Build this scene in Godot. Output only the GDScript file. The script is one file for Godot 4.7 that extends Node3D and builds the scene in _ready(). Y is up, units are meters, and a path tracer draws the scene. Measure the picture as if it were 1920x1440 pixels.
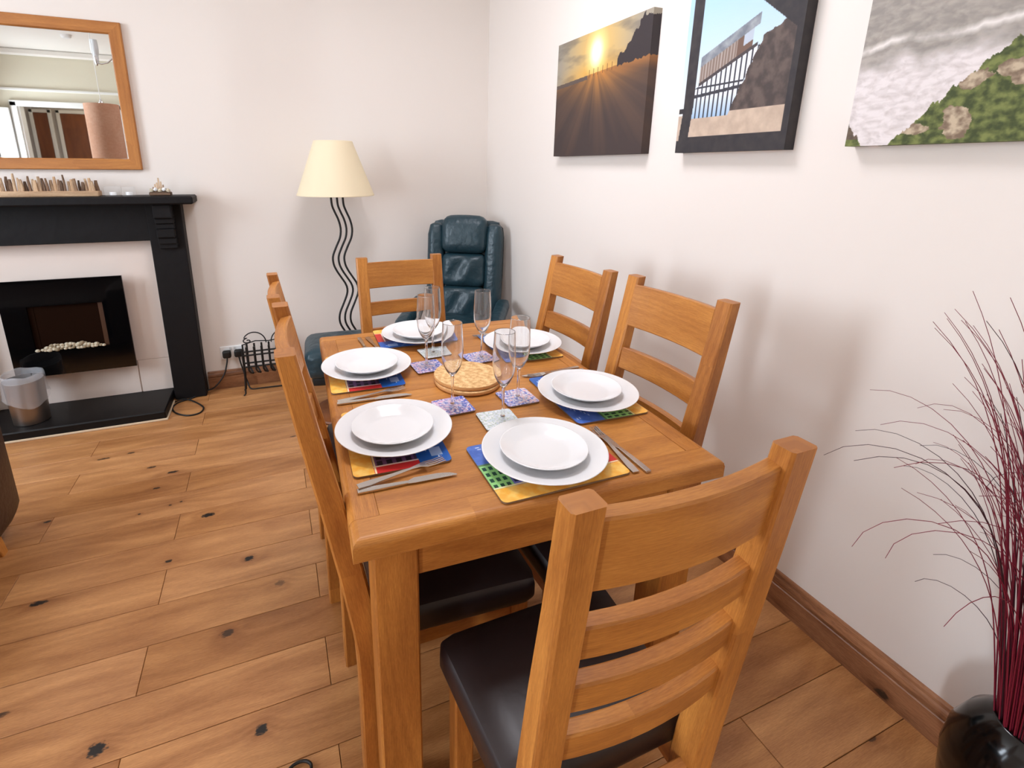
extends Node3D
# A dining room corner: oak table laid for six, ladder-back chairs, fireplace, recliner and canvas prints.
# Axes: the corner of back wall and right wall is the origin, x = 0 is the right wall, z = 0 the back wall, y is up.

const CAM_AT := Vector3(-1.46158, 1.39943, 3.40227)
const FOCAL := 941.759          # in pixels of the 1920 x 1440 frame
const ROOM_L := -4.65
const ROOM_F := 5.2
const CEIL := 2.8

var M := {}
var used_names := {}


# ------------------------------------------------------------------ mesh builder
class MB:
	var v := PackedVector3Array()
	var n := PackedVector3Array()
	var t := PackedVector2Array()
	var xf := Transform3D.IDENTITY
	var us := 1.0
	var vs := 1.0
	var uo := Vector2.ZERO

	func tri_n(a: Vector3, b: Vector3, c: Vector3, na: Vector3, nb: Vector3, nc: Vector3, ta: Vector2, tb: Vector2, tc: Vector2) -> void:
		# a, b, c run counter-clockwise seen from outside; Godot's front faces are clockwise
		for k in [[a, na, ta], [c, nc, tc], [b, nb, tb]]:
			v.append(xf * (k[0] as Vector3))
			n.append((xf.basis * (k[1] as Vector3)).normalized())
			t.append(Vector2((k[2] as Vector2).x * us, (k[2] as Vector2).y * vs) + uo)

	func tri(a: Vector3, b: Vector3, c: Vector3, ta := Vector2.ZERO, tb := Vector2.ZERO, tc := Vector2.ZERO) -> void:
		var m := (b - a).cross(c - a)
		if m.length_squared() < 1e-18:
			return
		m = m.normalized()
		tri_n(a, b, c, m, m, m, ta, tb, tc)

	func quad(a: Vector3, b: Vector3, c: Vector3, d: Vector3, ta := Vector2(0, 1), tb := Vector2(1, 1), tc := Vector2(1, 0), td := Vector2(0, 0)) -> void:
		tri(a, b, c, ta, tb, tc)
		tri(a, c, d, ta, tc, td)

	func box(c: Vector3, s: Vector3, b := 0.003, g := 0) -> MB:
		# a chamfered box, the grain along axis g
		var h := s / 2.0
		b = minf(b, minf(h.x, minf(h.y, h.z)) * 0.9)
		for ax in 3:
			var p := (ax + 1) % 3
			var q := (ax + 2) % 3
			for sg in [-1.0, 1.0]:
				var cs: Array[Vector3] = []
				for k in [[-1, -1], [1, -1], [1, 1], [-1, 1]]:
					var w := Vector3.ZERO
					w[ax] = sg * h[ax]
					w[p] = k[0] * (h[p] - b)
					w[q] = k[1] * (h[q] - b)
					cs.append(w)
				if sg < 0:
					cs.reverse()
				_q(c, cs, ax, g)
		# edges
		for ax in 3:
			var p := (ax + 1) % 3
			var q := (ax + 2) % 3
			for sp in [-1.0, 1.0]:
				for sq in [-1.0, 1.0]:
					var cs: Array[Vector3] = []
					for k in [[-1, 0], [1, 0], [1, 1], [-1, 1]]:
						var w := Vector3.ZERO
						w[ax] = k[0] * (h[ax] - b)
						w[p] = sp * (h[p] - (b if k[1] == 1 else 0.0))
						w[q] = sq * (h[q] - (0.0 if k[1] == 1 else b))
						cs.append(w)
					if sp * sq < 0:
						cs.reverse()
					_q(c, cs, p, g)
		for sx in [-1.0, 1.0]:
			for sy in [-1.0, 1.0]:
				for sz in [-1.0, 1.0]:
					var a := c + Vector3(sx * h.x, sy * (h.y - b), sz * (h.z - b))
					var d := c + Vector3(sx * (h.x - b), sy * h.y, sz * (h.z - b))
					var e := c + Vector3(sx * (h.x - b), sy * (h.y - b), sz * h.z)
					if sx * sy * sz > 0:
						tri(a, d, e)
					else:
						tri(a, e, d)
		return self

	func _q(c: Vector3, cs: Array[Vector3], ax: int, g: int) -> void:
		var m := (cs[1] - cs[0]).cross(cs[2] - cs[0])
		var uv: Array[Vector2] = []
		for w in cs:
			var big := 0
			for k in 3:
				if absf(m[k]) > absf(m[big]):
					big = k
			if big == g:
				uv.append(Vector2(w[(g + 1) % 3] * 0.25, w[(g + 2) % 3]))
			else:
				uv.append(Vector2(w[g], w[3 - g - big] if big != g else 0.0))
		quad(c + cs[0], c + cs[1], c + cs[2], c + cs[3], uv[0], uv[1], uv[2], uv[3])

	func grid(rows: Array, cu := false, cv := false, flip := false, uvm := Vector2.ONE) -> MB:
		# a smooth surface through rows of points; cu closes the rows on themselves, cv joins the last row to the first
		var R := rows.size()
		var C: int = rows[0].size()
		var nor := []
		for i in R:
			var r := PackedVector3Array()
			for j in C:
				var jl: int = (j - 1 + C) % C if cu else maxi(j - 1, 0)
				var jr: int = (j + 1) % C if cu else mini(j + 1, C - 1)
				var il: int = (i - 1 + R) % R if cv else maxi(i - 1, 0)
				var ir: int = (i + 1) % R if cv else mini(i + 1, R - 1)
				var du: Vector3 = rows[i][jr] - rows[i][jl]
				var dv: Vector3 = rows[ir][j] - rows[il][j]
				if du.length_squared() < 1e-14:      # a pole: take the next row's turn
					var k := i + 1 if i == 0 else i - 1
					du = rows[clampi(k, 0, R - 1)][jr] - rows[clampi(k, 0, R - 1)][jl]
				var m := du.cross(dv)
				m = m.normalized() if m.length_squared() > 1e-20 else Vector3.UP
				r.append(-m if flip else m)
			nor.append(r)
		for i in (R if cv else R - 1):
			var i2 := (i + 1) % R
			for j in (C if cu else C - 1):
				var j2 := (j + 1) % C
				var u0 := Vector2(float(j) / (C if cu else C - 1), float(i) / (R if cv else R - 1)) * uvm
				var u1 := Vector2(float(j + 1) / (C if cu else C - 1), float(i + 1) / (R if cv else R - 1)) * uvm
				var a: Vector3 = rows[i][j]
				var b: Vector3 = rows[i][j2]
				var c: Vector3 = rows[i2][j2]
				var d: Vector3 = rows[i2][j]
				if flip:
					tri_n(a, d, c, nor[i][j], nor[i2][j], nor[i2][j2], u0, Vector2(u0.x, u1.y), u1)
					tri_n(a, c, b, nor[i][j], nor[i2][j2], nor[i][j2], u0, u1, Vector2(u1.x, u0.y))
				else:
					tri_n(a, b, c, nor[i][j], nor[i][j2], nor[i2][j2], u0, Vector2(u1.x, u0.y), u1)
					tri_n(a, c, d, nor[i][j], nor[i2][j2], nor[i2][j], u0, u1, Vector2(u0.x, u1.y))
		return self

	func lathe(profile: Array, c := Vector3.ZERO, seg := 32, squash := Vector2.ONE) -> MB:
		# profile: [radius, height] from the bottom up along the outside
		var rows := []
		for p in profile:
			var r := PackedVector3Array()
			for k in seg:
				var a := TAU * k / seg
				r.append(c + Vector3(cos(a) * p[0] * squash.x, p[1], -sin(a) * p[0] * squash.y))
			rows.append(r)
		return grid(rows, true)

	func tube(pts: PackedVector3Array, rad: Variant, sides := 8, caps := true) -> MB:
		var rows := []
		var up := Vector3.UP
		var d0 := (pts[1] - pts[0]).normalized()
		if absf(d0.dot(up)) > 0.9:
			up = Vector3.RIGHT
		var x := d0.cross(up).normalized()
		for i in pts.size():
			var d := (pts[mini(i + 1, pts.size() - 1)] - pts[maxi(i - 1, 0)]).normalized()
			x = (x - d * x.dot(d)).normalized()
			var y := d.cross(x)
			var r: float = rad if rad is float else rad[i]
			var row := PackedVector3Array()
			for k in sides:
				var a := TAU * k / sides
				row.append(pts[i] + (x * cos(a) + y * sin(a)) * r)
			rows.append(row)
		grid(rows, true)
		if caps:
			for e in [0, rows.size() - 1]:
				for k in sides:
					var a: Vector3 = rows[e][k]
					var b: Vector3 = rows[e][(k + 1) % sides]
					if e == 0:
						tri(pts[0], b, a)
					else:
						tri(pts[pts.size() - 1], a, b)
		return self

	func loft(secs: Array) -> MB:
		# flat facets between sections (each a closed ring of points, counter-clockwise seen from the start's outside), capped
		var C: int = secs[0].size()
		var u := 0.0
		for i in secs.size() - 1:
			var ca := Vector3.ZERO
			var cb := Vector3.ZERO
			for k in C:
				ca += secs[i][k] / C
				cb += secs[i + 1][k] / C
			var u2 := u + ca.distance_to(cb)
			var w := 0.0
			for k in C:
				var k2 := (k + 1) % C
				var w2: float = w + secs[i][k].distance_to(secs[i][k2])
				quad(secs[i][k2], secs[i][k], secs[i + 1][k], secs[i + 1][k2], Vector2(u, w2), Vector2(u, w), Vector2(u2, w), Vector2(u2, w2))
				w = w2
			u = u2
		for e in [0, secs.size() - 1]:
			for k in range(1, C - 1):
				var a: Vector3 = secs[e][0]
				var b: Vector3 = secs[e][k]
				var c: Vector3 = secs[e][k + 1]
				var ta := Vector2(0, 0)
				var tb := Vector2((b - a).length() * 0.2, 0.01)
				if e == 0:
					tri(a, b, c, ta, tb, tb)
				else:
					tri(a, c, b, ta, tb, tb)
		return self

	static func ring(c: Vector3, ax: Vector3, ay: Vector3, hw: float, hh: float, b: float) -> PackedVector3Array:
		var r := PackedVector3Array()
		for k in [[-1, -1, 1, 0], [-1, -1, 0, 1], [-1, 1, 0, -1], [-1, 1, 1, 0], [1, 1, -1, 0], [1, 1, 0, -1], [1, -1, 0, 1], [1, -1, -1, 0]]:
			r.append(c + ax * (k[0] * hw + k[2] * b) + ay * (k[1] * hh + k[3] * b))
		return r

	func pad(c: Vector3, s: Vector3, r: float, puff := 0.0, nseg := 14, taper := 1.0, waves := 0.0) -> MB:
		# a cushion: a box with round edges, bulging on top; taper narrows its back (+z)
		var h := s / 2.0
		for ax in 3:
			for sg in [-1.0, 1.0]:
				var p := (ax + 1) % 3
				var q := (ax + 2) % 3
				var rows := []
				for i in nseg + 1:
					var row := PackedVector3Array()
					for j in nseg + 1:
						var w := Vector3.ZERO
						w[ax] = sg
						w[p] = tan((2.0 * j / nseg - 1.0) * PI / 4)
						w[q] = tan((2.0 * i / nseg - 1.0) * PI / 4)
						var e := Vector3(w.x * h.x, w.y * h.y, w.z * h.z)
						var inner := Vector3(clampf(e.x, -h.x + r, h.x - r), clampf(e.y, -h.y + minf(r, h.y), h.y - minf(r, h.y)), clampf(e.z, -h.z + r, h.z - r))
						var o := e - inner
						var pt := inner + (o.normalized() * minf(r, o.length() * 2.0) if o.length() > 1e-6 else Vector3.ZERO)
						pt = inner + (o.normalized() * r if o.length() > r * 0.5 else o)
						var fx := 1.0 - pow(clampf(pt.x / h.x, -1, 1), 2)
						var fz := 1.0 - pow(clampf(pt.z / h.z, -1, 1), 2)
						if pt.y > 0:
							pt.y += puff * sqrt(maxf(fx * fz, 0.0)) + waves * sin(pt.x * 34.0 + 2.0 * sin(pt.z * 9.0)) * fx * fz
						pt.x *= lerpf(1.0, taper, clampf(pt.z / h.z * 0.5 + 0.5, 0, 1))
						row.append(c + pt)
					rows.append(row)
				grid(rows, false, false, sg < 0)
		return self

	func done(m: Material) -> ArrayMesh:
		var a := []
		a.resize(Mesh.ARRAY_MAX)
		a[Mesh.ARRAY_VERTEX] = v
		a[Mesh.ARRAY_NORMAL] = n
		a[Mesh.ARRAY_TEX_UV] = t
		var me := ArrayMesh.new()
		me.add_surface_from_arrays(Mesh.PRIMITIVE_TRIANGLES, a)
		me.surface_set_material(0, m)
		return me


func mb(uo := Vector2.ZERO, us := 1.0, vs := 1.0) -> MB:
	var b := MB.new()
	b.uo = uo
	b.us = us
	b.vs = vs
	return b


var wood_turn := 0
func wb() -> MB:
	# a builder for wood: metres to the grain texture's tile of 1.2 m x 0.3 m, each piece from another place of the board
	wood_turn += 1
	return mb(Vector2(fmod(wood_turn * 0.381, 1.0), fmod(wood_turn * 0.6173, 1.0)), 1.0 / 1.2, 1.0 / 0.3)


# ------------------------------------------------------------------ scene tree helpers
func numbered(called: String) -> String:
	if not used_names.has(called):
		used_names[called] = 0
		return called
	used_names[called] += 1
	return "%s_%03d" % [called, used_names[called]]


func part(called: String, b: MB, m: Material, parent: Node3D, label := "") -> MeshInstance3D:
	var o := MeshInstance3D.new()
	o.name = called
	if parent == self:
		o.name = numbered(called)
	o.mesh = b.done(m)
	parent.add_child(o, true)
	if label:
		o.set_meta("label", label)
	return o


func tag(o: Node3D, label: String, category: String, group := "") -> Node3D:
	o.set_meta("label", label)
	o.set_meta("category", category)
	if group:
		o.set_meta("group", group)
	return o


func thing(called: String, label: String, category: String, at := Vector3.ZERO, turn := 0.0, group := "") -> Node3D:
	var o := Node3D.new()
	o.name = numbered(called)
	add_child(o)
	o.position = at
	o.rotation.y = turn
	return tag(o, label, category, group)


func dup(src: Node3D, label: String, at: Vector3, turn := 0.0, called := "") -> Node3D:
	var o: Node3D = src.duplicate()
	o.name = numbered(called if called else String(src.name).rstrip("0123456789").rstrip("_"))
	add_child(o)
	o.position = at
	o.rotation.y = turn
	o.set_meta("label", label)
	return o


func structure(called: String, b: MB, m: Material) -> MeshInstance3D:
	var o := part(called, b, m, self)
	o.set_meta("kind", "structure")
	o.set_meta("label", called.replace("_", " "))
	return o


# ------------------------------------------------------------------ textures and materials
func fn(seed_: int, freq: float, oct := 3) -> FastNoiseLite:
	var f := FastNoiseLite.new()
	f.seed = seed_
	f.noise_type = FastNoiseLite.TYPE_SIMPLEX_SMOOTH
	f.frequency = freq
	f.fractal_octaves = oct
	return f


func image_tex(w: int, h: int, data: PackedByteArray) -> ImageTexture:
	return ImageTexture.create_from_image(Image.create_from_data(w, h, false, Image.FORMAT_RGB8, data))


func wood_pixels(data: PackedByteArray, w: int, y0: int, h: int, mx: float, my: float, seed_: int, lo: Color, hi: Color, rings: float, knots: Array, contrast: float) -> void:
	# paints a board of w x h pixels (mx, my metres a pixel) into rows y0.. of an image that is w wide
	var warp := fn(seed_, 1.0, 2)
	var fibre := fn(seed_ + 7, 1.0, 2)
	var tone := fn(seed_ + 13, 1.0, 2)
	var k0 := hash(seed_) % 1000 * 0.37
	for j in h:
		var y := j * my
		for i in w:
			var x := i * mx
			var field := y * 5.0 + 0.55 * warp.get_noise_2d(x * 1.0 + k0, y * 6.0 + k0)
			var dark := 0.0
			var halo := 0.0
			for k in knots:
				var dx: float = (x - k[0]) / k[3]
				var dy: float = y - k[1]
				var r: float = k[2]
				var d2 := (dx * dx + dy * dy) / (r * r)
				if d2 < 60.0:
					field += 0.75 * r / 0.012 * 0.5 * exp(-d2 / 9.0)
					halo += 0.6 * exp(-d2 / 9.0)
					var edge := sqrt(d2) + 0.45 * fibre.get_noise_2d(x * 60.0 + k0, y * 110.0)
					dark += clampf((1.25 - edge) * 2.2, 0.0, 1.0) * k[4]
			var g := sin(field * rings) * 0.5 + 0.5
			var f := fibre.get_noise_2d(x * 14.0 + k0, y * 520.0) * 0.5 + fibre.get_noise_2d(x * 55.0, y * 1500.0 + k0) * 0.35
			var b := tone.get_noise_2d(x * 1.6 + k0, y * 9.0)
			var s := clampf(0.55 + contrast * (0.2 * (g - 0.5) + 0.6 * f + 0.5 * b) - 0.5 * halo, 0.0, 1.0)
			var c := lo.lerp(hi, s)
			c = c.lerp(Color(0.09, 0.065, 0.05), clampf(dark, 0.0, 1.0))
			var at := ((y0 + j) * w + i) * 3
			data[at] = int(clampf(c.r, 0, 1) * 255.0)
			data[at + 1] = int(clampf(c.g, 0, 1) * 255.0)
			data[at + 2] = int(clampf(c.b, 0, 1) * 255.0)


func wood_tex(seed_: int, lo: Color, hi: Color, knots := [], contrast := 1.0, rings := 26.0) -> ImageTexture:
	var w := 768
	var h := 256
	var d := PackedByteArray()
	d.resize(w * h * 3)
	wood_pixels(d, w, 0, h, 1.2 / w, 0.3 / h, seed_, lo, hi, rings, knots, contrast)
	return image_tex(w, h, d)


func mat(called: String, c: Color, rough := 0.8, metal := 0.0, tex: Texture2D = null) -> StandardMaterial3D:
	var m := StandardMaterial3D.new()
	m.resource_name = called
	m.albedo_color = c
	m.roughness = rough
	m.metallic = metal
	m.albedo_texture = tex
	m.texture_repeat = true
	M[called] = m
	return m


func bump(m: StandardMaterial3D, freq: float, depth: float, scale := 4.0, oct := 4) -> void:
	var t := NoiseTexture2D.new()
	t.width = 256
	t.height = 256
	t.seamless = true
	t.noise = fn(5, freq, oct)
	m.heightmap_enabled = true
	m.heightmap_texture = t
	m.heightmap_scale = depth
	m.uv1_triplanar = true
	m.uv1_scale = Vector3.ONE * scale


# ------------------------------------------------------------------ start
func _ready() -> void:
	set_camera()
	set_light()
	make_materials()
	build_room()
	build_hall()
	build_table()
	build_chairs()
	build_settings()
	build_fireplace()
	build_mantel_things()
	build_mirror()
	build_lamp()
	build_recliner()
	build_prints()
	build_vase()
	build_sofa()
	build_socket_and_cables()
	build_iron_rack()
	build_bin()
	build_pendants()
	flush_light()


func set_camera() -> void:
	var yaw := 0.378868
	var pitch := 0.265378
	var roll := 0.008919
	var f0 := Vector3(sin(yaw), 0, -cos(yaw))
	var r0 := Vector3(cos(yaw), 0, sin(yaw))
	var f := f0 * cos(pitch) - Vector3.UP * sin(pitch)
	var u := Vector3.UP * cos(pitch) + f0 * sin(pitch)
	var r := r0 * cos(roll) + u * sin(roll)
	var u2 := u * cos(roll) - r0 * sin(roll)
	var c := Camera3D.new()
	c.name = "Camera"
	c.transform = Transform3D(Basis(r, u2, -f), CAM_AT)
	c.near = 0.05
	c.far = 60.0
	c.projection = Camera3D.PROJECTION_FRUSTUM
	c.size = 1440.0 / FOCAL * c.near
	c.frustum_offset = Vector2(75.325, -149.462) / FOCAL * c.near
	c.current = true
	add_child(c)


func set_light() -> void:
	var sky := ProceduralSkyMaterial.new()
	sky.sky_top_color = Color(0.62, 0.72, 0.86)
	sky.sky_horizon_color = Color(0.86, 0.89, 0.93)
	sky.ground_bottom_color = Color(0.42, 0.42, 0.38)
	sky.ground_horizon_color = Color(0.5, 0.5, 0.48)
	sky.sun_angle_max = 0.0
	var e := Environment.new()
	e.background_mode = Environment.BG_SKY
	e.sky = Sky.new()
	e.sky.sky_material = sky
	e.background_energy_multiplier = 2.5
	e.tonemap_mode = Environment.TONE_MAPPER_LINEAR
	e.tonemap_exposure = 1.07
	e.sdfgi_enabled = true
	e.ssao_enabled = true
	e.ssil_enabled = true
	var w := WorldEnvironment.new()
	w.name = "WorldEnvironment"
	w.environment = e
	add_child(w)
	# daylight in the openings: the side window by the fireplace, and another farther down the same wall
	daylight("daylight_fireplace_window", Vector3(ROOM_L + 0.02, 1.85, 1.75), Vector2(0.98, 1.5), -90.0, 7.5, Color(0.9, 0.95, 1.0))
	daylight("daylight_far_window", Vector3(ROOM_L + 0.02, 1.32, 4.87), Vector2(0.3, 1.1), -90.0, 5.6, Color(0.9, 0.95, 1.0))


func flush_light() -> void:
	# the room's flush ceiling light, above the frame: a square opal panel that glows, with a light of its size under it
	var at := Vector3(-1.0, CEIL, 1.75)
	var o := thing("flush_ceiling_light", "square opal ceiling light above the room, outside the picture", "ceiling light", at)
	part("lamp_frame", mb().box(Vector3(0, -0.02, 0), Vector3(0.66, 0.04, 0.66), 0.006), M.white_gloss, o)
	var glow := StandardMaterial3D.new()
	glow.albedo_color = Color.WHITE
	glow.emission_enabled = true
	glow.emission = Color(0.97, 0.97, 1.0)
	glow.emission_energy_multiplier = 1.5
	part("lamp_panel", mb().box(Vector3(0, -0.045, 0), Vector3(0.6, 0.012, 0.6), 0.003), glow, o)
	var l := AreaLight3D.new()
	l.name = "flush_light"
	l.position = at + Vector3(0, -0.06, 0)
	l.rotation_degrees.x = -90.0
	l.area_size = Vector2(0.6, 0.6)
	l.area_range = 12.0
	l.light_energy = 2.2
	l.light_color = Color(0.97, 0.97, 1.0)
	l.shadow_enabled = true
	add_child(l)


func daylight(called: String, at: Vector3, size: Vector2, turn: float, energy: float, c: Color) -> void:
	var l := AreaLight3D.new()
	l.name = called
	l.position = at
	l.rotation_degrees.y = turn
	l.area_size = size
	l.area_range = 12.0
	l.light_energy = energy
	l.light_color = c
	l.shadow_enabled = true
	add_child(l)


func make_materials() -> void:
	mat("wall_paint", Color8(236, 227, 220), 0.85)
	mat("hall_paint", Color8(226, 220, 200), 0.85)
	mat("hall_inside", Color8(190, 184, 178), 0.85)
	mat("ceiling_paint", Color8(240, 236, 230), 0.9)
	mat("white_gloss", Color8(238, 238, 235), 0.35)
	var oak := wood_tex(11, Color8(138, 78, 28), Color8(206, 138, 64), [], 0.8)
	mat("oak", Color8(255, 255, 255), 0.42, 0.0, oak)
	mat("oak_pale", Color8(255, 255, 255), 0.42, 0.0, wood_tex(31, Color8(148, 86, 32), Color8(214, 148, 72), [], 0.7))
	mat("oak_mirror", Color8(255, 255, 255), 0.5, 0.0, wood_tex(41, Color8(150, 88, 36), Color8(200, 134, 66), [], 0.7))
	mat("pine_stain", Color8(255, 255, 255), 0.4, 0.0, wood_tex(51, Color8(104, 64, 40), Color8(172, 120, 84), [[0.3, 0.1, 0.012, 1.5, 0.8], [0.9, 0.22, 0.01, 1.6, 0.7]], 1.1))
	mat("door_wood", Color8(255, 255, 255), 0.45, 0.0, wood_tex(61, Color8(98, 50, 20), Color8(140, 80, 36), [], 0.6))
	mat("driftwood", Color8(255, 255, 255), 0.9, 0.0, wood_tex(71, Color8(120, 92, 70), Color8(214, 184, 152), [], 1.3))
	mat("driftwood_dark", Color8(255, 255, 255), 0.9, 0.0, wood_tex(72, Color8(62, 46, 36), Color8(138, 108, 86), [], 1.3))
	mat("driftwood_pale", Color8(255, 255, 255), 0.9, 0.0, wood_tex(73, Color8(170, 134, 102), Color8(222, 190, 156), [], 1.0))
	mat("gap", Color8(62, 36, 16), 0.9)
	var l := mat("brown_leather", Color8(32, 20, 20), 0.42)
	bump(l, 0.05, 0.02, 4.0)
	l = mat("teal_leather", Color8(30, 56, 66), 0.36)
	bump(l, 0.03, 0.35, 2.2)
	l = mat("sofa_leather", Color8(56, 36, 26), 0.45)
	bump(l, 0.05, 0.12, 3.0)
	mat("piping", Color8(14, 22, 28), 0.5)
	mat("porcelain", Color8(240, 240, 242), 0.16)
	mat("steel", Color8(205, 200, 196), 0.22, 1.0)
	mat("chrome", Color8(220, 220, 224), 0.08, 1.0)
	mat("brushed", Color8(150, 142, 136), 0.38, 1.0)
	mat("iron", Color8(24, 22, 22), 0.55)
	mat("rubber", Color8(16, 16, 17), 0.5)
	mat("plastic_white", Color8(240, 240, 240), 0.4)
	mat("switch_grey", Color8(205, 205, 205), 0.4)
	var sl := mat("slate", Color8(26, 24, 25), 0.55)
	bump(sl, 0.02, 0.12, 3.0)
	sl.metallic_specular = 0.28
	sl = mat("slate_dark", Color8(17, 16, 17), 0.45)
	sl.metallic_specular = 0.35
	mat("fire_glass", Color8(6, 6, 7), 0.06)
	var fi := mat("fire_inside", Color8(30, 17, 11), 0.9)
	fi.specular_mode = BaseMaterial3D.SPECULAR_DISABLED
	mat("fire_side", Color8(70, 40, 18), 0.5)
	mat("surround_tile", Color8(232, 216, 206), 0.6)
	mat("grout", Color8(206, 186, 172), 0.8)
	mat("hearth_trim", Color8(214, 190, 160), 0.6)
	mat("pebble", Color8(202, 190, 166), 0.8)
	mat("pebble_dark", Color8(150, 134, 108), 0.8)
	var s := mat("lampshade", Color8(243, 228, 196), 0.9)
	s.backlight_enabled = true
	s.backlight = Color8(130, 112, 84)
	mat("cork", Color8(255, 255, 255), 0.95, 0.0, cork_tex())
	mat("cork_edge", Color8(214, 158, 100), 0.95)
	mat("grass_red", Color8(122, 16, 42), 0.55)
	mat("grass_dark", Color8(58, 12, 24), 0.6)
	mat("black_gloss", Color8(10, 10, 10), 0.14)
	mat("mirror_glass", Color8(226, 226, 223), 0.015, 1.0)
	var b := mat("bin_bag", Color(0.95, 0.95, 0.97, 0.23), 0.4)
	b.transparency = BaseMaterial3D.TRANSPARENCY_ALPHA
	b.cull_mode = BaseMaterial3D.CULL_DISABLED
	var g := mat("glass", Color(1, 1, 1, 0.035), 0.0)
	g.refraction_enabled = true
	g.refraction_scale = 0.05
	g = mat("pane", Color(0.95, 0.97, 0.98, 0.06), 0.02)
	g.transparency = BaseMaterial3D.TRANSPARENCY_ALPHA
	g = mat("frosted", Color(0.95, 0.94, 0.93, 0.16), 0.35)
	g.transparency = BaseMaterial3D.TRANSPARENCY_ALPHA
	mat("tulip", Color8(225, 228, 232), 0.25)
	s = mat("drum_shade", Color8(226, 196, 176), 0.9, 0.0, wood_tex(81, Color8(236, 206, 186), Color8(255, 240, 228), [], 1.2))
	s.backlight_enabled = true
	s.backlight = Color8(200, 170, 150)
	mat("canvas_side", Color8(70, 62, 58), 0.8)
	mat("mat_edge", Color8(128, 98, 70), 0.7)


func cork_tex() -> ImageTexture:
	var w := 192
	var d := PackedByteArray()
	d.resize(w * w * 3)
	var a := fn(3, 0.05, 3)
	var b := fn(9, 0.3, 2)
	for j in w:
		for i in w:
			var k := clampf(0.72 + 0.5 * a.get_noise_2d(i * 1.0, j * 1.0) + 0.3 * b.get_noise_2d(i * 1.0, j * 1.0), 0, 1)
			var c := Color8(176, 116, 62).lerp(Color8(246, 208, 152), k)
			var at := (j * w + i) * 3
			d[at] = int(c.r * 255)
			d[at + 1] = int(c.g * 255)
			d[at + 2] = int(c.b * 255)
	return image_tex(w, w, d)


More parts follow.
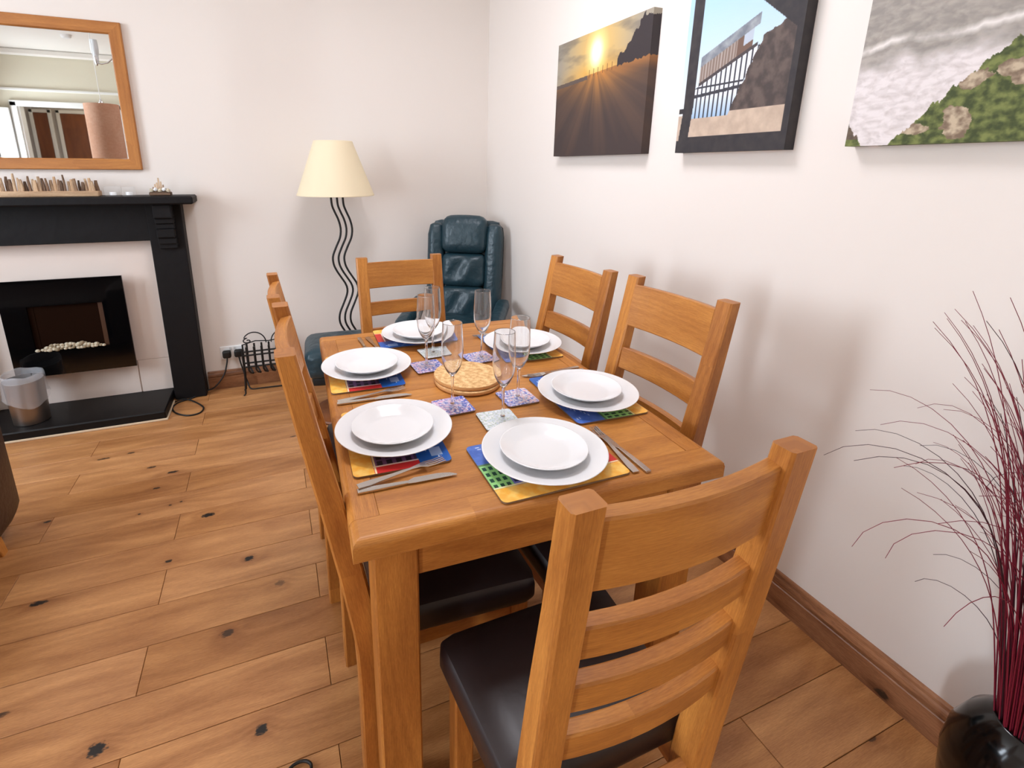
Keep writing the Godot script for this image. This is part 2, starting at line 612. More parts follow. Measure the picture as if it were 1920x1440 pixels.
# ------------------------------------------------------------------ the room
func build_room() -> void:
	var th := 0.14
	var P: Material = M.wall_paint
	structure("wall_back", mb().box(Vector3((ROOM_L) / 2, CEIL / 2, -th / 2), Vector3(-ROOM_L + 2 * th, CEIL + 0.2, th), 0.0), P)
	structure("wall_right", mb().box(Vector3(th / 2, CEIL / 2, ROOM_F / 2), Vector3(th, CEIL + 0.2, ROOM_F), 0.0), P)
	# left wall with two windows: z 1.24 to 2.26 (y 1.05 to 2.65) and z 4.7 to 5.04 (y 0.74 to 1.9)
	var b := mb()
	var x := ROOM_L - th / 2
	for k in [[0.0, 1.24], [2.26, 4.7], [5.04, ROOM_F]]:
		b.box(Vector3(x, CEIL / 2, (k[0] + k[1]) / 2), Vector3(th, CEIL + 0.2, k[1] - k[0]), 0.0)
	for k in [[1.24, 2.26, 1.05, 2.65], [4.7, 5.04, 0.74, 1.9]]:
		b.box(Vector3(x, (k[2] - 0.1) / 2, (k[0] + k[1]) / 2), Vector3(th, k[2] + 0.1, k[1] - k[0]), 0.0)
		b.box(Vector3(x, (k[3] + CEIL + 0.1) / 2, (k[0] + k[1]) / 2), Vector3(th, CEIL + 0.1 - k[3], k[1] - k[0]), 0.0)
	structure("wall_left", b, P)
	# the wall behind the camera: hall opening (x -4.37 to -3.3, up to 2.13)
	b = mb()
	var z := ROOM_F + th / 2
	b.box(Vector3((ROOM_L - th - 4.37) / 2, CEIL / 2, z), Vector3(-ROOM_L + th - 4.37, CEIL + 0.2, th), 0.0)
	b.box(Vector3((-3.3 + th) / 2, CEIL / 2, z), Vector3(3.3 + th, CEIL + 0.2, th), 0.0)
	b.box(Vector3(-3.835, (2.13 + CEIL + 0.1) / 2, z), Vector3(1.07, CEIL + 0.1 - 2.13, th), 0.0)
	structure("wall_front", b, M.hall_paint)
	structure("ceiling", mb().box(Vector3(ROOM_L / 2, CEIL + 0.05, ROOM_F / 2), Vector3(-ROOM_L, 0.1, ROOM_F), 0.0), M.ceiling_paint)
	structure("trim_1", mb().box(Vector3(ROOM_L / 2, CEIL - 0.04, ROOM_F - 0.03), Vector3(-ROOM_L, 0.08, 0.06), 0.02), M.ceiling_paint)
	structure("trim_2", mb().box(Vector3(ROOM_L / 2, 2.32, ROOM_F - 0.008), Vector3(-ROOM_L, 0.03, 0.016), 0.004), M.white_gloss)
	# the windows in the left wall
	var num := 1
	for k in [[1.24, 2.26, 1.05, 2.65], [4.7, 5.04, 0.74, 1.9]]:
		var w := Node3D.new()
		w.name = "window_%d" % num
		w.set_meta("kind", "structure")
		w.set_meta("label", ["white sash window beside the fireplace, outside the picture", "white sash window far down the left wall, outside the picture"][num - 1])
		add_child(w)
		num += 1
		b = mb()
		x = ROOM_L - 0.07
		var zm: float = (k[0] + k[1]) / 2
		var ym: float = (k[2] + k[3]) / 2
		for zz in [k[0] + 0.03, k[1] - 0.03]:
			b.box(Vector3(x, ym, zz), Vector3(0.06, k[3] - k[2], 0.06), 0.004)
		for yy in [k[2] + 0.03, ym, k[3] - 0.03]:
			b.box(Vector3(x, yy, zm), Vector3(0.06, 0.05, k[1] - k[0] - 0.1), 0.004)
		part("window_frame", b, M.white_gloss, w)
		for sg in [-1, 1]:
			part("pane", mb().box(Vector3(x, ym + sg * (k[3] - k[2]) / 4, zm), Vector3(0.006, (k[3] - k[2]) / 2 - 0.05, k[1] - k[0] - 0.1), 0.0), M.pane, w)
		part("window_sill", mb().box(Vector3(ROOM_L - 0.02, k[2] - 0.012, zm), Vector3(0.2, 0.024, k[1] - k[0] + 0.06), 0.006), M.white_gloss, w)
	build_floor()
	# skirting boards of stained pine with a moulded top
	skirting("baseboard_right", Vector3(0, 0, 0.0), Vector3(0, 0, ROOM_F), Vector3(-1, 0, 0))
	skirting("baseboard_back", Vector3(-1.925, 0, 0), Vector3(0, 0, 0), Vector3(0, 0, 1))
	skirting("baseboard_left", Vector3(ROOM_L, 0, ROOM_F), Vector3(ROOM_L, 0, 0), Vector3(1, 0, 0))


func skirting(called: String, a: Vector3, c: Vector3, out: Vector3) -> void:
	var prof := [[0.0, 0.0], [0.019, 0.0], [0.019, 0.078], [0.0155, 0.0805], [0.0155, 0.0845], [0.0185, 0.087], [0.0185, 0.096], [0.016, 0.104], [0.0115, 0.110], [0.0095, 0.118], [0.006, 0.1225], [0.0, 0.1225]]
	var b := wb()
	var d := (c - a).normalized()
	var len_ := a.distance_to(c)
	var along := out.cross(Vector3.UP)
	var sgn := 1.0 if along.dot(d) > 0 else -1.0
	var w := 0.0
	for k in prof.size() - 1:
		var p: Vector3 = out * prof[k][0] + Vector3.UP * prof[k][1]
		var q: Vector3 = out * prof[k + 1][0] + Vector3.UP * prof[k + 1][1]
		var w2 := w + p.distance_to(q)
		if sgn > 0:
			b.quad(c + p, a + p, a + q, c + q, Vector2(len_, w), Vector2(0, w), Vector2(0, w2), Vector2(len_, w2))
		else:
			b.quad(a + p, c + p, c + q, a + q, Vector2(0, w), Vector2(len_, w), Vector2(len_, w2), Vector2(0, w2))
		w = w2
	structure(called, b, M.pine_stain)


# planks: rows 0.16 m wide along x; knots listed as [x, z, radius, stretch, darkness] where the photo shows them
const KNOTS := [[-2.043, 1.065, 0.006, 2.2, 0.7], [-1.815, 1.348, 0.011, 1.9, 1.0], [-1.65, 1.667, 0.011, 1.25, 1.0], [-1.703, 1.978, 0.012, 1.4, 0.6], [-1.981, 2.217, 0.015, 1.3, 1.0], [-1.602, 2.314, 0.012, 1.1, 1.0], [-2.288, 1.633, 0.009, 2.4, 0.9], [-2.411, 1.162, 0.006, 2.0, 0.8], [-1.921, 1.577, 0.007, 1.4, 0.8], [-2.332, 0.704, 0.007, 4.0, 0.6], [-2.22, 0.69, 0.006, 2.5, 0.7], [-2.1, 0.87, 0.007, 2.6, 0.7], [-2.0, 0.95, 0.008, 2.6, 0.8], [-1.544, 1.83, 0.012, 1.2, 0.3], [-2.25, 2.03, 0.008, 3.0, 0.6], [-1.453, 0.807, 0.005, 3.0, 0.6], [-2.08, 1.24, 0.004, 1.2, 0.8], [-1.93, 1.21, 0.004, 1.2, 0.8], [-1.97, 1.22, 0.004, 1.5, 0.7], [-0.33, 2.57, 0.004, 1.3, 0.7], [-0.15, 2.9, 0.006, 2.0, 0.5]]

func build_floor() -> void:
	var f := Node3D.new()
	f.name = "floor"
	f.set_meta("kind", "structure")
	f.set_meta("label", "oak plank floor with dark knots")
	add_child(f)
	part("subfloor", mb().box(Vector3(ROOM_L / 2, -0.06, ROOM_F / 2 + 0.6), Vector3(-ROOM_L + 0.3, 0.08, ROOM_F + 1.5), 0.0), M.gap, f)
	var even := [-4.65, -3.9, -2.905, -1.92, -0.92, 0.0]
	var odd := [-4.65, -4.37, -3.385, -2.397, -1.42, -0.422, 0.0]
	# the strips of one texture: strips 0-11 are bespoke for the planks that show knots, 12-15 are plain
	var W := 1024
	var H := 160
	var shown := []
	var rows := []
	var k0 := 0
	while true:
		var za := 0.02 + 0.16 * k0 - 0.16
		if za >= ROOM_F:
			break
		rows.append(za)
		k0 += 1
	var knots_of := {}
	for k in KNOTS:
		var r := int(floor((k[1] - rows[0]) / 0.16))
		var cuts: Array = odd if r % 2 == row_parity else even
		for c in cuts.size() - 1:
			if k[0] >= cuts[c] and k[0] < cuts[c + 1]:
				var key := r * 100 + c
				if not knots_of.has(key):
					knots_of[key] = []
				knots_of[key].append([k[0] - cuts[c], k[1] - rows[r], k[2], k[3], k[4]])
	shown = knots_of.keys()
	var plain := 5
	var strips := shown.size() + plain
	var per := 12                       # strips to a texture
	var texs := []
	var tones := RandomNumberGenerator.new()
	tones.seed = 77
	for s0 in range(0, strips, per):
		var n := mini(per, strips - s0)
		var d := PackedByteArray()
		d.resize(W * H * n * 3)
		for s in n:
			var id := s0 + s
			var kn: Array = knots_of[shown[id]] if id < shown.size() else []
			var tone := tones.randf_range(-0.05, 0.05)
			var lo := Color8(146, 92, 50)
			var hi := Color8(214, 156, 100)
			lo = Color(lo.r + tone, lo.g + tone, lo.b + tone)
			hi = Color(hi.r + tone, hi.g + tone, hi.b + tone)
			wood_pixels(d, W, s * H, H, 1.0 / W, 0.16 / H, 200 + id * 5, lo, hi, 22.0, kn, 0.75)
		var m := mat("plank_%d" % s0, Color.WHITE, 0.38, 0.0, image_tex(W, H * n, d))
		m.texture_repeat = true
		texs.append([m, n])
	var pick := RandomNumberGenerator.new()
	pick.seed = 5
	for r in rows.size():
		var cuts: Array = odd if r % 2 == row_parity else even
		for c in cuts.size() - 1:
			var xa: float = cuts[c]
			var xb: float = cuts[c + 1]
			var za: float = maxf(rows[r], 0.0)
			var zb: float = minf(rows[r] + 0.16, ROOM_F)
			if zb - za < 0.01:
				continue
			var key := r * 100 + c
			var id: int = shown.find(key) if key in shown else shown.size() + pick.randi_range(0, plain - 1)
			var tx: Array = texs[id / per]
			var n: int = tx[1]
			var s := id % per
			var b := mb()
			var e := 0.0008
			var v0 := (s + 0.01) / n
			var v1 := (s + 0.99) / n
			var flip: bool = not (key in shown) and pick.randf() < 0.5
			var ua := 0.0
			var ub := (xb - xa) / 1.0
			if flip:
				ua = ub
				ub = 0.0
			var cv := 0.0012
			var A := Vector3(xa + e, 0, zb - e)
			var B := Vector3(xb - e, 0, zb - e)
			var C := Vector3(xb - e, 0, za + e)
			var D := Vector3(xa + e, 0, za + e)
			var i := Vector3(cv, 0, 0)
			var kk := Vector3(0, 0, cv)
			var dn := Vector3(0, -cv, 0)
			b.quad(A + i - kk, B - i - kk, C - i + kk, D + i + kk, Vector2(ua, v1), Vector2(ub, v1), Vector2(ub, v0), Vector2(ua, v0))
			b.quad(A + dn, B + dn, B - i - kk, A + i - kk, Vector2(ua, v1), Vector2(ub, v1), Vector2(ub, v1), Vector2(ua, v1))
			b.quad(C + dn, D + dn, D + i + kk, C - i + kk, Vector2(ub, v0), Vector2(ua, v0), Vector2(ua, v0), Vector2(ub, v0))
			b.quad(B + dn, C + dn, C - i + kk, B - i - kk, Vector2(ub, v1), Vector2(ub, v0), Vector2(ub, v0), Vector2(ub, v1))
			b.quad(D + dn, A + dn, A + i - kk, D + i + kk, Vector2(ua, v0), Vector2(ua, v1), Vector2(ua, v1), Vector2(ua, v0))
			var low := Vector3(0, -0.018, 0)
			b.quad(A + low, B + low, B + dn, A + dn)
			b.quad(C + low, D + low, D + dn, C + dn)
			b.quad(B + low, C + low, C + dn, B + dn)
			b.quad(D + low, A + low, A + dn, D + dn)
			part("plank", b, tx[0], f)

const row_parity := 0


func build_hall() -> void:
	# the hall seen in the mirror through the opening in the wall behind the camera
	var b := mb()
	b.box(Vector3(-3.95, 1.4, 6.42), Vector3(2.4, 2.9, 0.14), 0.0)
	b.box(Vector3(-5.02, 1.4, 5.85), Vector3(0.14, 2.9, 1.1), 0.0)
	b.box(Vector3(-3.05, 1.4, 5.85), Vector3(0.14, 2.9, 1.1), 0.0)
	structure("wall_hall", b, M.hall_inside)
	structure("ceiling_hall", mb().box(Vector3(-4.0, 2.6, 5.91), Vector3(2.1, 0.1, 1.1), 0.0), M.ceiling_paint)
	structure("floor_hall", wb().box(Vector3(-4.02, -0.012, 5.8), Vector3(1.8, 0.02, 1.2), 0.0), M.door_wood)
	var w := Node3D.new()
	w.name = "door_2"
	w.set_meta("kind", "structure")
	w.set_meta("label", "white frame of the opening to the hall, seen in the mirror")
	add_child(w)
	b = mb()
	for xx in [-4.405, -3.265]:
		b.box(Vector3(xx, 1.085, ROOM_F - 0.012), Vector3(0.07, 2.17, 0.03), 0.004)
	b.box(Vector3(-3.835, 2.15, ROOM_F - 0.012), Vector3(1.21, 0.07, 0.03), 0.004)
	for xx in [-4.36, -3.31]:
		b.box(Vector3(xx, 1.06, ROOM_F + 0.07), Vector3(0.02, 2.12, 0.14), 0.002)
	part("door_frame", b, M.white_gloss, w)
	# two brown doors in the hall's far wall, each in a white frame
	for k in [[-4.5, 0.17], [-4.03, 0.46]]:
		w = Node3D.new()
		w.name = "door_3" if k[0] < -4.3 else "door_4"
		w.set_meta("kind", "structure")
		w.set_meta("label", "narrow brown cupboard door in the hall, seen in the mirror" if k[0] < -4.3 else "wide brown hall door, seen in the mirror")
		add_child(w)
		part("door_leaf", wb().box(Vector3(k[0], 1.07, 6.335), Vector3(k[1], 2.12, 0.03), 0.004, 1), M.door_wood, w)
		b = mb()
		for sg in [-1, 1]:
			b.box(Vector3(k[0] + sg * (k[1] / 2 + 0.026), 1.09, 6.335), Vector3(0.046, 2.18, 0.035), 0.004)
		b.box(Vector3(k[0], 2.155, 6.335), Vector3(k[1] + 0.1, 0.046, 0.035), 0.004)
		part("door_frame", b, M.white_gloss, w)
	w = Node3D.new()
	w.name = "door_5"
	w.set_meta("kind", "structure")
	w.set_meta("label", "white boxed-in panel beside the hall opening, seen in the mirror")
	add_child(w)
	part("door_leaf", mb().box(Vector3(-4.535, 1.05, ROOM_F - 0.05), Vector3(0.18, 2.08, 0.04), 0.004), M.white_gloss, w)
	part("door_handle", mb().tube(PackedVector3Array([Vector3(-4.58, 1.0, ROOM_F - 0.07), Vector3(-4.58, 1.0, ROOM_F - 0.12), Vector3(-4.5, 1.0, ROOM_F - 0.12)]), 0.009, 8), M.chrome, w)
	var l := OmniLight3D.new()
	l.name = "hall_light"
	l.position = Vector3(-3.3, 2.4, 5.75)
	l.light_energy = 0.16
	l.light_color = Color(1.0, 0.93, 0.82)
	l.light_size = 0.06
	l.omni_range = 6.0
	l.shadow_enabled = true
	add_child(l)
	var lamp := thing("hall_lamp", "small round hall ceiling lamp beyond the opening", "lamp", Vector3(-3.3, 2.55, 5.75))
	part("lamp_base", mb().lathe([[0.0, -0.03], [0.05, -0.03], [0.06, 0.0]]), M.white_gloss, lamp)
	var bulb := StandardMaterial3D.new()
	bulb.albedo_color = Color.WHITE
	bulb.emission_enabled = true
	bulb.emission = Color(1.0, 0.93, 0.82)
	bulb.emission_energy_multiplier = 2.0
	part("bulb", mb().lathe([[0.001, -0.21], [0.04, -0.2], [0.06, -0.15], [0.045, -0.1], [0.02, -0.03]]), bulb, lamp)


# ------------------------------------------------------------------ the table
const TABLE := Vector3(-0.953, 0, 2.11)
const TURN := -0.044
const TOP := 0.78

func build_table() -> void:
	var o := thing("dining_table", "oak dining table laid with white plates for six", "table", TABLE, TURN)
	var w := 0.809
	var l := 1.143
	var th := 0.045
	var y := TOP - th / 2
	# boards of the top: two end boards, two side boards, two leaves inside
	for sg in [-1, 1]:
		part("end_board", edge_board(Vector3(0, y, sg * (l / 2 - 0.03)), Vector3(w, th, 0.06), 0, true), M.oak_pale, o)
		part("side_board", edge_board(Vector3(sg * (w / 2 - 0.0275), y, 0), Vector3(0.055, th, l - 0.121), 2), M.oak, o)
		part("leaf", wb().box(Vector3(0, y, sg * (l - 0.12) / 4), Vector3(w - 0.111, th - 0.001, (l - 0.122) / 2), 0.0008, 0), M.oak_pale, o)
	for sx in [-1, 1]:
		for sz in [-1, 1]:
			part("leg", wb().box(Vector3(sx * (w / 2 - 0.077), (TOP - th) / 2, sz * (l / 2 - 0.063)), Vector3(0.084, TOP - th, 0.084), 0.004, 1), M.oak, o)
		part("apron", wb().box(Vector3(sx * (w / 2 - 0.066), 0.694, 0), Vector3(0.022, 0.08, l - 0.212), 0.002, 2), M.oak, o)
	for sz in [-1, 1]:
		part("apron", wb().box(Vector3(0, 0.694, sz * (l / 2 - 0.042)), Vector3(w - 0.24, 0.08, 0.022), 0.002, 0), M.oak, o)


func edge_board(c: Vector3, s: Vector3, g: int, ends := false) -> MB:
	# a border board along axis g, its outer upper edge well rounded; the ends of the end boards too
	var b := wb()
	var w := 2 if g == 0 else 0
	var out := signf(c[w])
	var h := s / 2.0
	var R := 0.014
	var secs := []
	var stops := [-h[g], h[g]]
	if ends:
		stops = [-h[g], -h[g] + 0.002, -h[g] + 0.005, -h[g] + 0.009, -h[g] + R, h[g] - R, h[g] - 0.009, h[g] - 0.005, h[g] - 0.002, h[g]]
	for q in stops:
		var e: float = h[g] - absf(q)
		var drop := R - sqrt(maxf(R * R - pow(maxf(R - e, 0.0), 2), 0.0)) if ends else 0.0
		var prof := [[-h[w], -h.y], [-h[w], h.y - drop]]
		for i in 7:
			var a := PI / 2 - i * PI / 12
			prof.append([h[w] - R + cos(a) * R, minf(h.y - R + sin(a) * R, h.y - drop)])
		prof.append([h[w], -h.y + 0.004])
		prof.append([h[w] - 0.004, -h.y])
		var r := PackedVector3Array()
		for p in prof:
			var v := Vector3.ZERO
			v[g] = q
			v[w] = p[0] * out
			v.y = p[1]
			r.append(c + v)
		# keep the ring's turn whatever the side
		if (out < 0) != (g == 2):
			r.reverse()
		secs.append(r)
	b.loft(secs)
	return b


# ------------------------------------------------------------------ chairs
func make_chair(depth: float, top_back: float, slats: Array) -> Node3D:
	# the origin lies on the floor midway between the back feet's rear faces; the chair faces -z
	var o := Node3D.new()
	o.name = numbered("dining_chair")
	add_child(o)
	var W := 0.366
	var H := 1.06
	# back posts: straight to the seat, then leaning back
	var prof := [[0.0, 0.0, 0.050], [0.30, -0.002, 0.053], [0.40, 0.0, 0.054], [0.46, 0.006, 0.053], [0.60, 0.025, 0.048], [0.75, 0.049, 0.044], [0.90, 0.075, 0.038], [H, 0.100, 0.033]]
	for p in prof:
		p[1] *= top_back / 0.1
	for sg in [-1, 1]:
		var secs := []
		for p in prof:
			var d: float = p[2]
			secs.append(MB.ring(Vector3(sg * (W / 2 - 0.0225), p[0], p[1] - d / 2), Vector3.RIGHT, Vector3.FORWARD, 0.0225, d / 2, 0.004))
		part("back_post", wb().loft(secs), M.oak, o)
	# bowed slats
	for k in slats:
		var ym: float = (k[0] + k[1]) / 2
		var hh: float = (k[0] - k[1]) / 2
		var lean := 1.6 * top_back
		var zc := top_back * clampf((ym - 0.44) / (H - 0.44), 0, 1) - 0.022
		var secs := []
		var half := W / 2 - 0.042
		for i in 11:
			var t := i / 5.0 - 1.0
			var c := Vector3(t * half, ym, zc + 0.014 * (1.0 - t * t))
			secs.append(MB.ring(c, Vector3(0, cos(lean), sin(lean)), Vector3(0, -sin(lean), cos(lean)), hh, 0.012, 0.003))
		part("crest_rail" if k[0] > 1.0 else "slat", wb().loft(secs), M.oak if k[0] < 1 else M.oak_pale, o)
	var wf := 0.40
	var front := -depth
	# seat frame and legs
	for sg in [-1, 1]:
		part("front_leg", wb().box(Vector3(sg * (wf / 2 - 0.042), 0.2, front + 0.034), Vector3(0.042, 0.4, 0.042), 0.004, 1), M.oak, o)
		var a := Vector3(sg * (wf / 2 - 0.04), 0.385, front + 0.05)
		var c := Vector3(sg * (W / 2 - 0.03), 0.385, -0.05)
		part("side_rail", wb().loft([MB.ring(a, Vector3.UP, Vector3.RIGHT, 0.03, 0.01, 0.002), MB.ring(c, Vector3.UP, Vector3.RIGHT, 0.03, 0.01, 0.002)]), M.oak, o)
	part("front_rail", wb().box(Vector3(0, 0.385, front + 0.03), Vector3(wf - 0.124, 0.06, 0.02), 0.002), M.oak, o)
	part("back_rail", wb().box(Vector3(0, 0.385, -0.02), Vector3(W - 0.085, 0.06, 0.02), 0.002), M.oak, o)
	part("seat", mb().pad(Vector3(0, 0.44, (front - 0.05) / 2), Vector3(0.41, 0.08, depth - 0.05), 0.03, 0.012, 16, 0.88), M.brown_leather, o, "dark brown leather seat")
	return o


func build_chairs() -> void:
	var g := "oak ladder-back chairs around the dining table"
	var c := make_chair(0.355, 0.062, [[1.035, 0.926], [0.868, 0.812], [0.764, 0.712], [0.664, 0.612]])
	c.position = Vector3(-1.021, 0, 2.975)
	tag(c, "oak ladder-back dining chair at the near end, its back towards the viewer", "chair", g)
	var p := make_chair(0.405, 0.1, [[1.038, 0.913], [0.848, 0.782], [0.722, 0.660], [0.596, 0.534]])
	var spots := [
		[Vector3(-0.515, 0, 2.357), 90.0 + 2.0, 1.024, "oak dining chair against the wall side, the nearer to the vase of grass"],
		[Vector3(-0.502, 0, 1.871), 90.0 + 2.2, 1.008, "oak dining chair on the wall side, the nearer to the green recliner"],
		[Vector3(-0.922, 0, 1.212), 180.0, 0.945, "oak dining chair at the far end, facing the viewer before the floor lamp"],
		[Vector3(-1.374, 0, 2.368), -90.0, 1.03, "oak dining chair on the fireplace side, nearest, seen edge-on beside the table leg"],
		[Vector3(-1.392, 0, 1.801), -90.0, 0.995, "oak dining chair on the fireplace side, farther, beside the footstool"],
	]
	for k in spots.size():
		var s: Array = spots[k]
		var o: Node3D = p
		if k > 0:
			o = p.duplicate()
			o.name = numbered("dining_chair")
			add_child(o)
		o.position = s[0]
		o.rotation_degrees.y = s[1]
		o.scale = Vector3.ONE * s[2]
		if s[2] < 0.95:
			o.scale.x = 1.093
		tag(o, s[3], "chair", g)


# ------------------------------------------------------------------ on the table
func placemat_tex() -> ImageTexture:
	var W := 290
	var H := 212
	var im := Image.create(W, H, false, Image.FORMAT_RGB8)
	var n := fn(21, 0.03, 3)
	for y in H:
		for x in W:
			var k := n.get_noise_2d(x * 1.0, y * 1.0)
			var c := Color8(66, 104, 190).lerp(Color8(96, 132, 214), clampf(0.5 + k, 0, 1)).lerp(Color8(22, 92, 178), clampf((x - 120) / 120.0, 0, 1))
			if y > 166:
				c = Color8(246, 178, 66).lerp(Color8(252, 206, 110), clampf(0.5 + k * 1.4, 0, 1))
			im.set_pixel(x, y, c)
	# terrace of houses with dark windows: green, violet, plum, crimson
	house(im, 0, 78, 46, 90, Color8(158, 220, 140), Color8(28, 74, 58), 3)
	house(im, 46, 70, 62, 98, Color8(120, 124, 206), Color8(34, 34, 92), 4)
	house(im, 108, 60, 58, 108, Color8(226, 96, 60), Color8(80, 26, 30), 3)
	house(im, 166, 66, 54, 102, Color8(92, 60, 110), Color8(26, 20, 44), 3)
	house(im, 220, 72, 70, 96, Color8(120, 84, 130), Color8(36, 22, 40), 3)
	im.fill_rect(Rect2i(262, 70, 28, 98), Color8(206, 44, 44))
	im.fill_rect(Rect2i(262, 70, 5, 98), Color8(244, 226, 214))
	im.fill_rect(Rect2i(0, 163, 290, 4), Color8(250, 232, 190))
	for k in 26:       # white gulls and surf
		var x := 20 + (k * 73) % 250
		var y := 10 + (k * 37) % 44
		im.fill_rect(Rect2i(x, y, 9, 3), Color8(214, 226, 246))
	im.fill_rect(Rect2i(228, 14, 34, 26), Color8(170, 196, 236))
	return ImageTexture.create_from_image(im)


func house(im: Image, x: int, y: int, w: int, h: int, c: Color, dark: Color, cols: int) -> void:
	im.fill_rect(Rect2i(x, y, w, h), c)
	im.fill_rect(Rect2i(x, y, w, 6), c.darkened(0.35))
	for r in 4:
		for k in cols:
			im.fill_rect(Rect2i(x + 4 + k * (w - 4) / cols, y + 12 + r * 21, maxi((w - 8) / cols - 4, 4), 12), dark)


func coaster_tex(seed_: int, a: Color, b: Color, c: Color) -> ImageTexture:
	var W := 96
	var d := PackedByteArray()
	d.resize(W * W * 3)
	var n := fn(seed_, 0.06, 3)
	var m := fn(seed_ + 3, 0.11, 2)
	for y in W:
		for x in W:
			var k := clampf(0.5 + 1.6 * n.get_noise_2d(x * 1.0, y * 1.0) + (x - 48) * 0.008, 0, 1)
			var col := a.lerp(b, k)
			if m.get_noise_2d(x * 1.0, y * 1.0) > 0.22:
				col = c
			var at := (y * W + x) * 3
			d[at] = int(col.r * 255)
			d[at + 1] = int(col.g * 255)
			d[at + 2] = int(col.b * 255)
	return image_tex(W, W, d)


func slab(w: float, l: float, th: float, r: float, cut := 0.0) -> MB:
	# a thin slab with rounded corners, print on top (uv 0..1)
	var b := mb()
	var ring_ := PackedVector3Array()
	for k in [[1, 1, 0], [-1, 1, 1], [-1, -1, 2], [1, -1, 3]]:
		for i in 6:
			var a: float = (k[2] + i / 5.0) * PI / 2
			ring_.append(Vector3(k[0] * (w / 2 - r) + cos(a) * r, 0, -(k[1] * (l / 2 - r) + sin(a) * r)))
	var nn := ring_.size()
	for k in nn:
		var p := ring_[k] + Vector3.UP * th
		var q := ring_[(k + 1) % nn] + Vector3.UP * th
		b.tri(Vector3(0, th, 0), p, q, Vector2(0.5, 0.5), Vector2(p.x / w + 0.5, p.z / l + 0.5), Vector2(q.x / w + 0.5, q.z / l + 0.5))
	return b


func slab_edge(w: float, l: float, th: float, r: float) -> MB:
	var b := mb()
	var ring_ := PackedVector3Array()
	for k in [[1, 1, 0], [-1, 1, 1], [-1, -1, 2], [1, -1, 3]]:
		for i in 6:
			var a: float = (k[2] + i / 5.0) * PI / 2
			ring_.append(Vector3(k[0] * (w / 2 - r) + cos(a) * r, 0, -(k[1] * (l / 2 - r) + sin(a) * r)))
	var nn := ring_.size()
	for k in nn:
		var p := ring_[k]
		var q := ring_[(k + 1) % nn]
		b.quad(p, q, q + Vector3.UP * (th - 0.0002), p + Vector3.UP * (th - 0.0002))
		b.tri(Vector3.ZERO, q, p)
	return b


func make_fork(label: String) -> Node3D:
	# handle end at the origin, tines towards -z
	var o := thing("fork", label, "fork", Vector3.ZERO, 0.0, "forks beside the plates")
	var secs := []
	for p in [[0.0, 0.0075, 0.003], [-0.02, 0.0085, 0.003], [-0.07, 0.0055, 0.004], [-0.115, 0.0035, 0.006], [-0.135, 0.006, 0.007], [-0.15, 0.0115, 0.0055]]:
		secs.append(MB.ring(Vector3(0, p[2], p[0]), Vector3.UP, Vector3.LEFT, 0.0011, p[1], 0.0004))
	part("handle", mb().loft(secs), M.steel, o)
	for k in 4:
		var x := -0.0093 + k * 0.0062
		var t := []
		for p in [[-0.149, 0.0055, 0.0018], [-0.17, 0.0045, 0.0015], [-0.192, 0.0065, 0.0008]]:
			t.append(MB.ring(Vector3(x, p[1], p[0]), Vector3.UP, Vector3.LEFT, 0.0009, p[2], 0.0002))
		part("tine", mb().loft(t), M.steel, o)
	return o


func make_knife(label: String) -> Node3D:
	var o := thing("knife", label, "knife", Vector3.ZERO, 0.0, "knives beside the plates")
	var secs := []
	for p in [[0.0, 0.0065, 0.0025], [-0.03, 0.0068, 0.0028], [-0.085, 0.0048, 0.0025], [-0.1, 0.0042, 0.0022]]:
		secs.append(MB.ring(Vector3(0, 0.003, p[0]), Vector3.UP, Vector3.LEFT, p[2], p[1], 0.001))
	part("handle", mb().loft(secs), M.steel, o)
	secs = []
	for p in [[-0.1, 0.0045, 0.0], [-0.115, 0.009, -0.003], [-0.165, 0.0088, -0.003], [-0.19, 0.0062, -0.0005], [-0.203, 0.0015, 0.004]]:
		secs.append(MB.ring(Vector3(p[2], 0.003, p[0]), Vector3.UP, Vector3.LEFT, 0.0007, p[1], 0.0003))
	part("blade", mb().loft(secs), M.steel, o)
	return o


func lay(o: Node3D, handle: Vector2, tip: Vector2, y: float) -> void:
	o.position = Vector3(handle.x, y, handle.y)
	var d := tip - handle
	o.rotation.y = atan2(-d.x, -d.y)


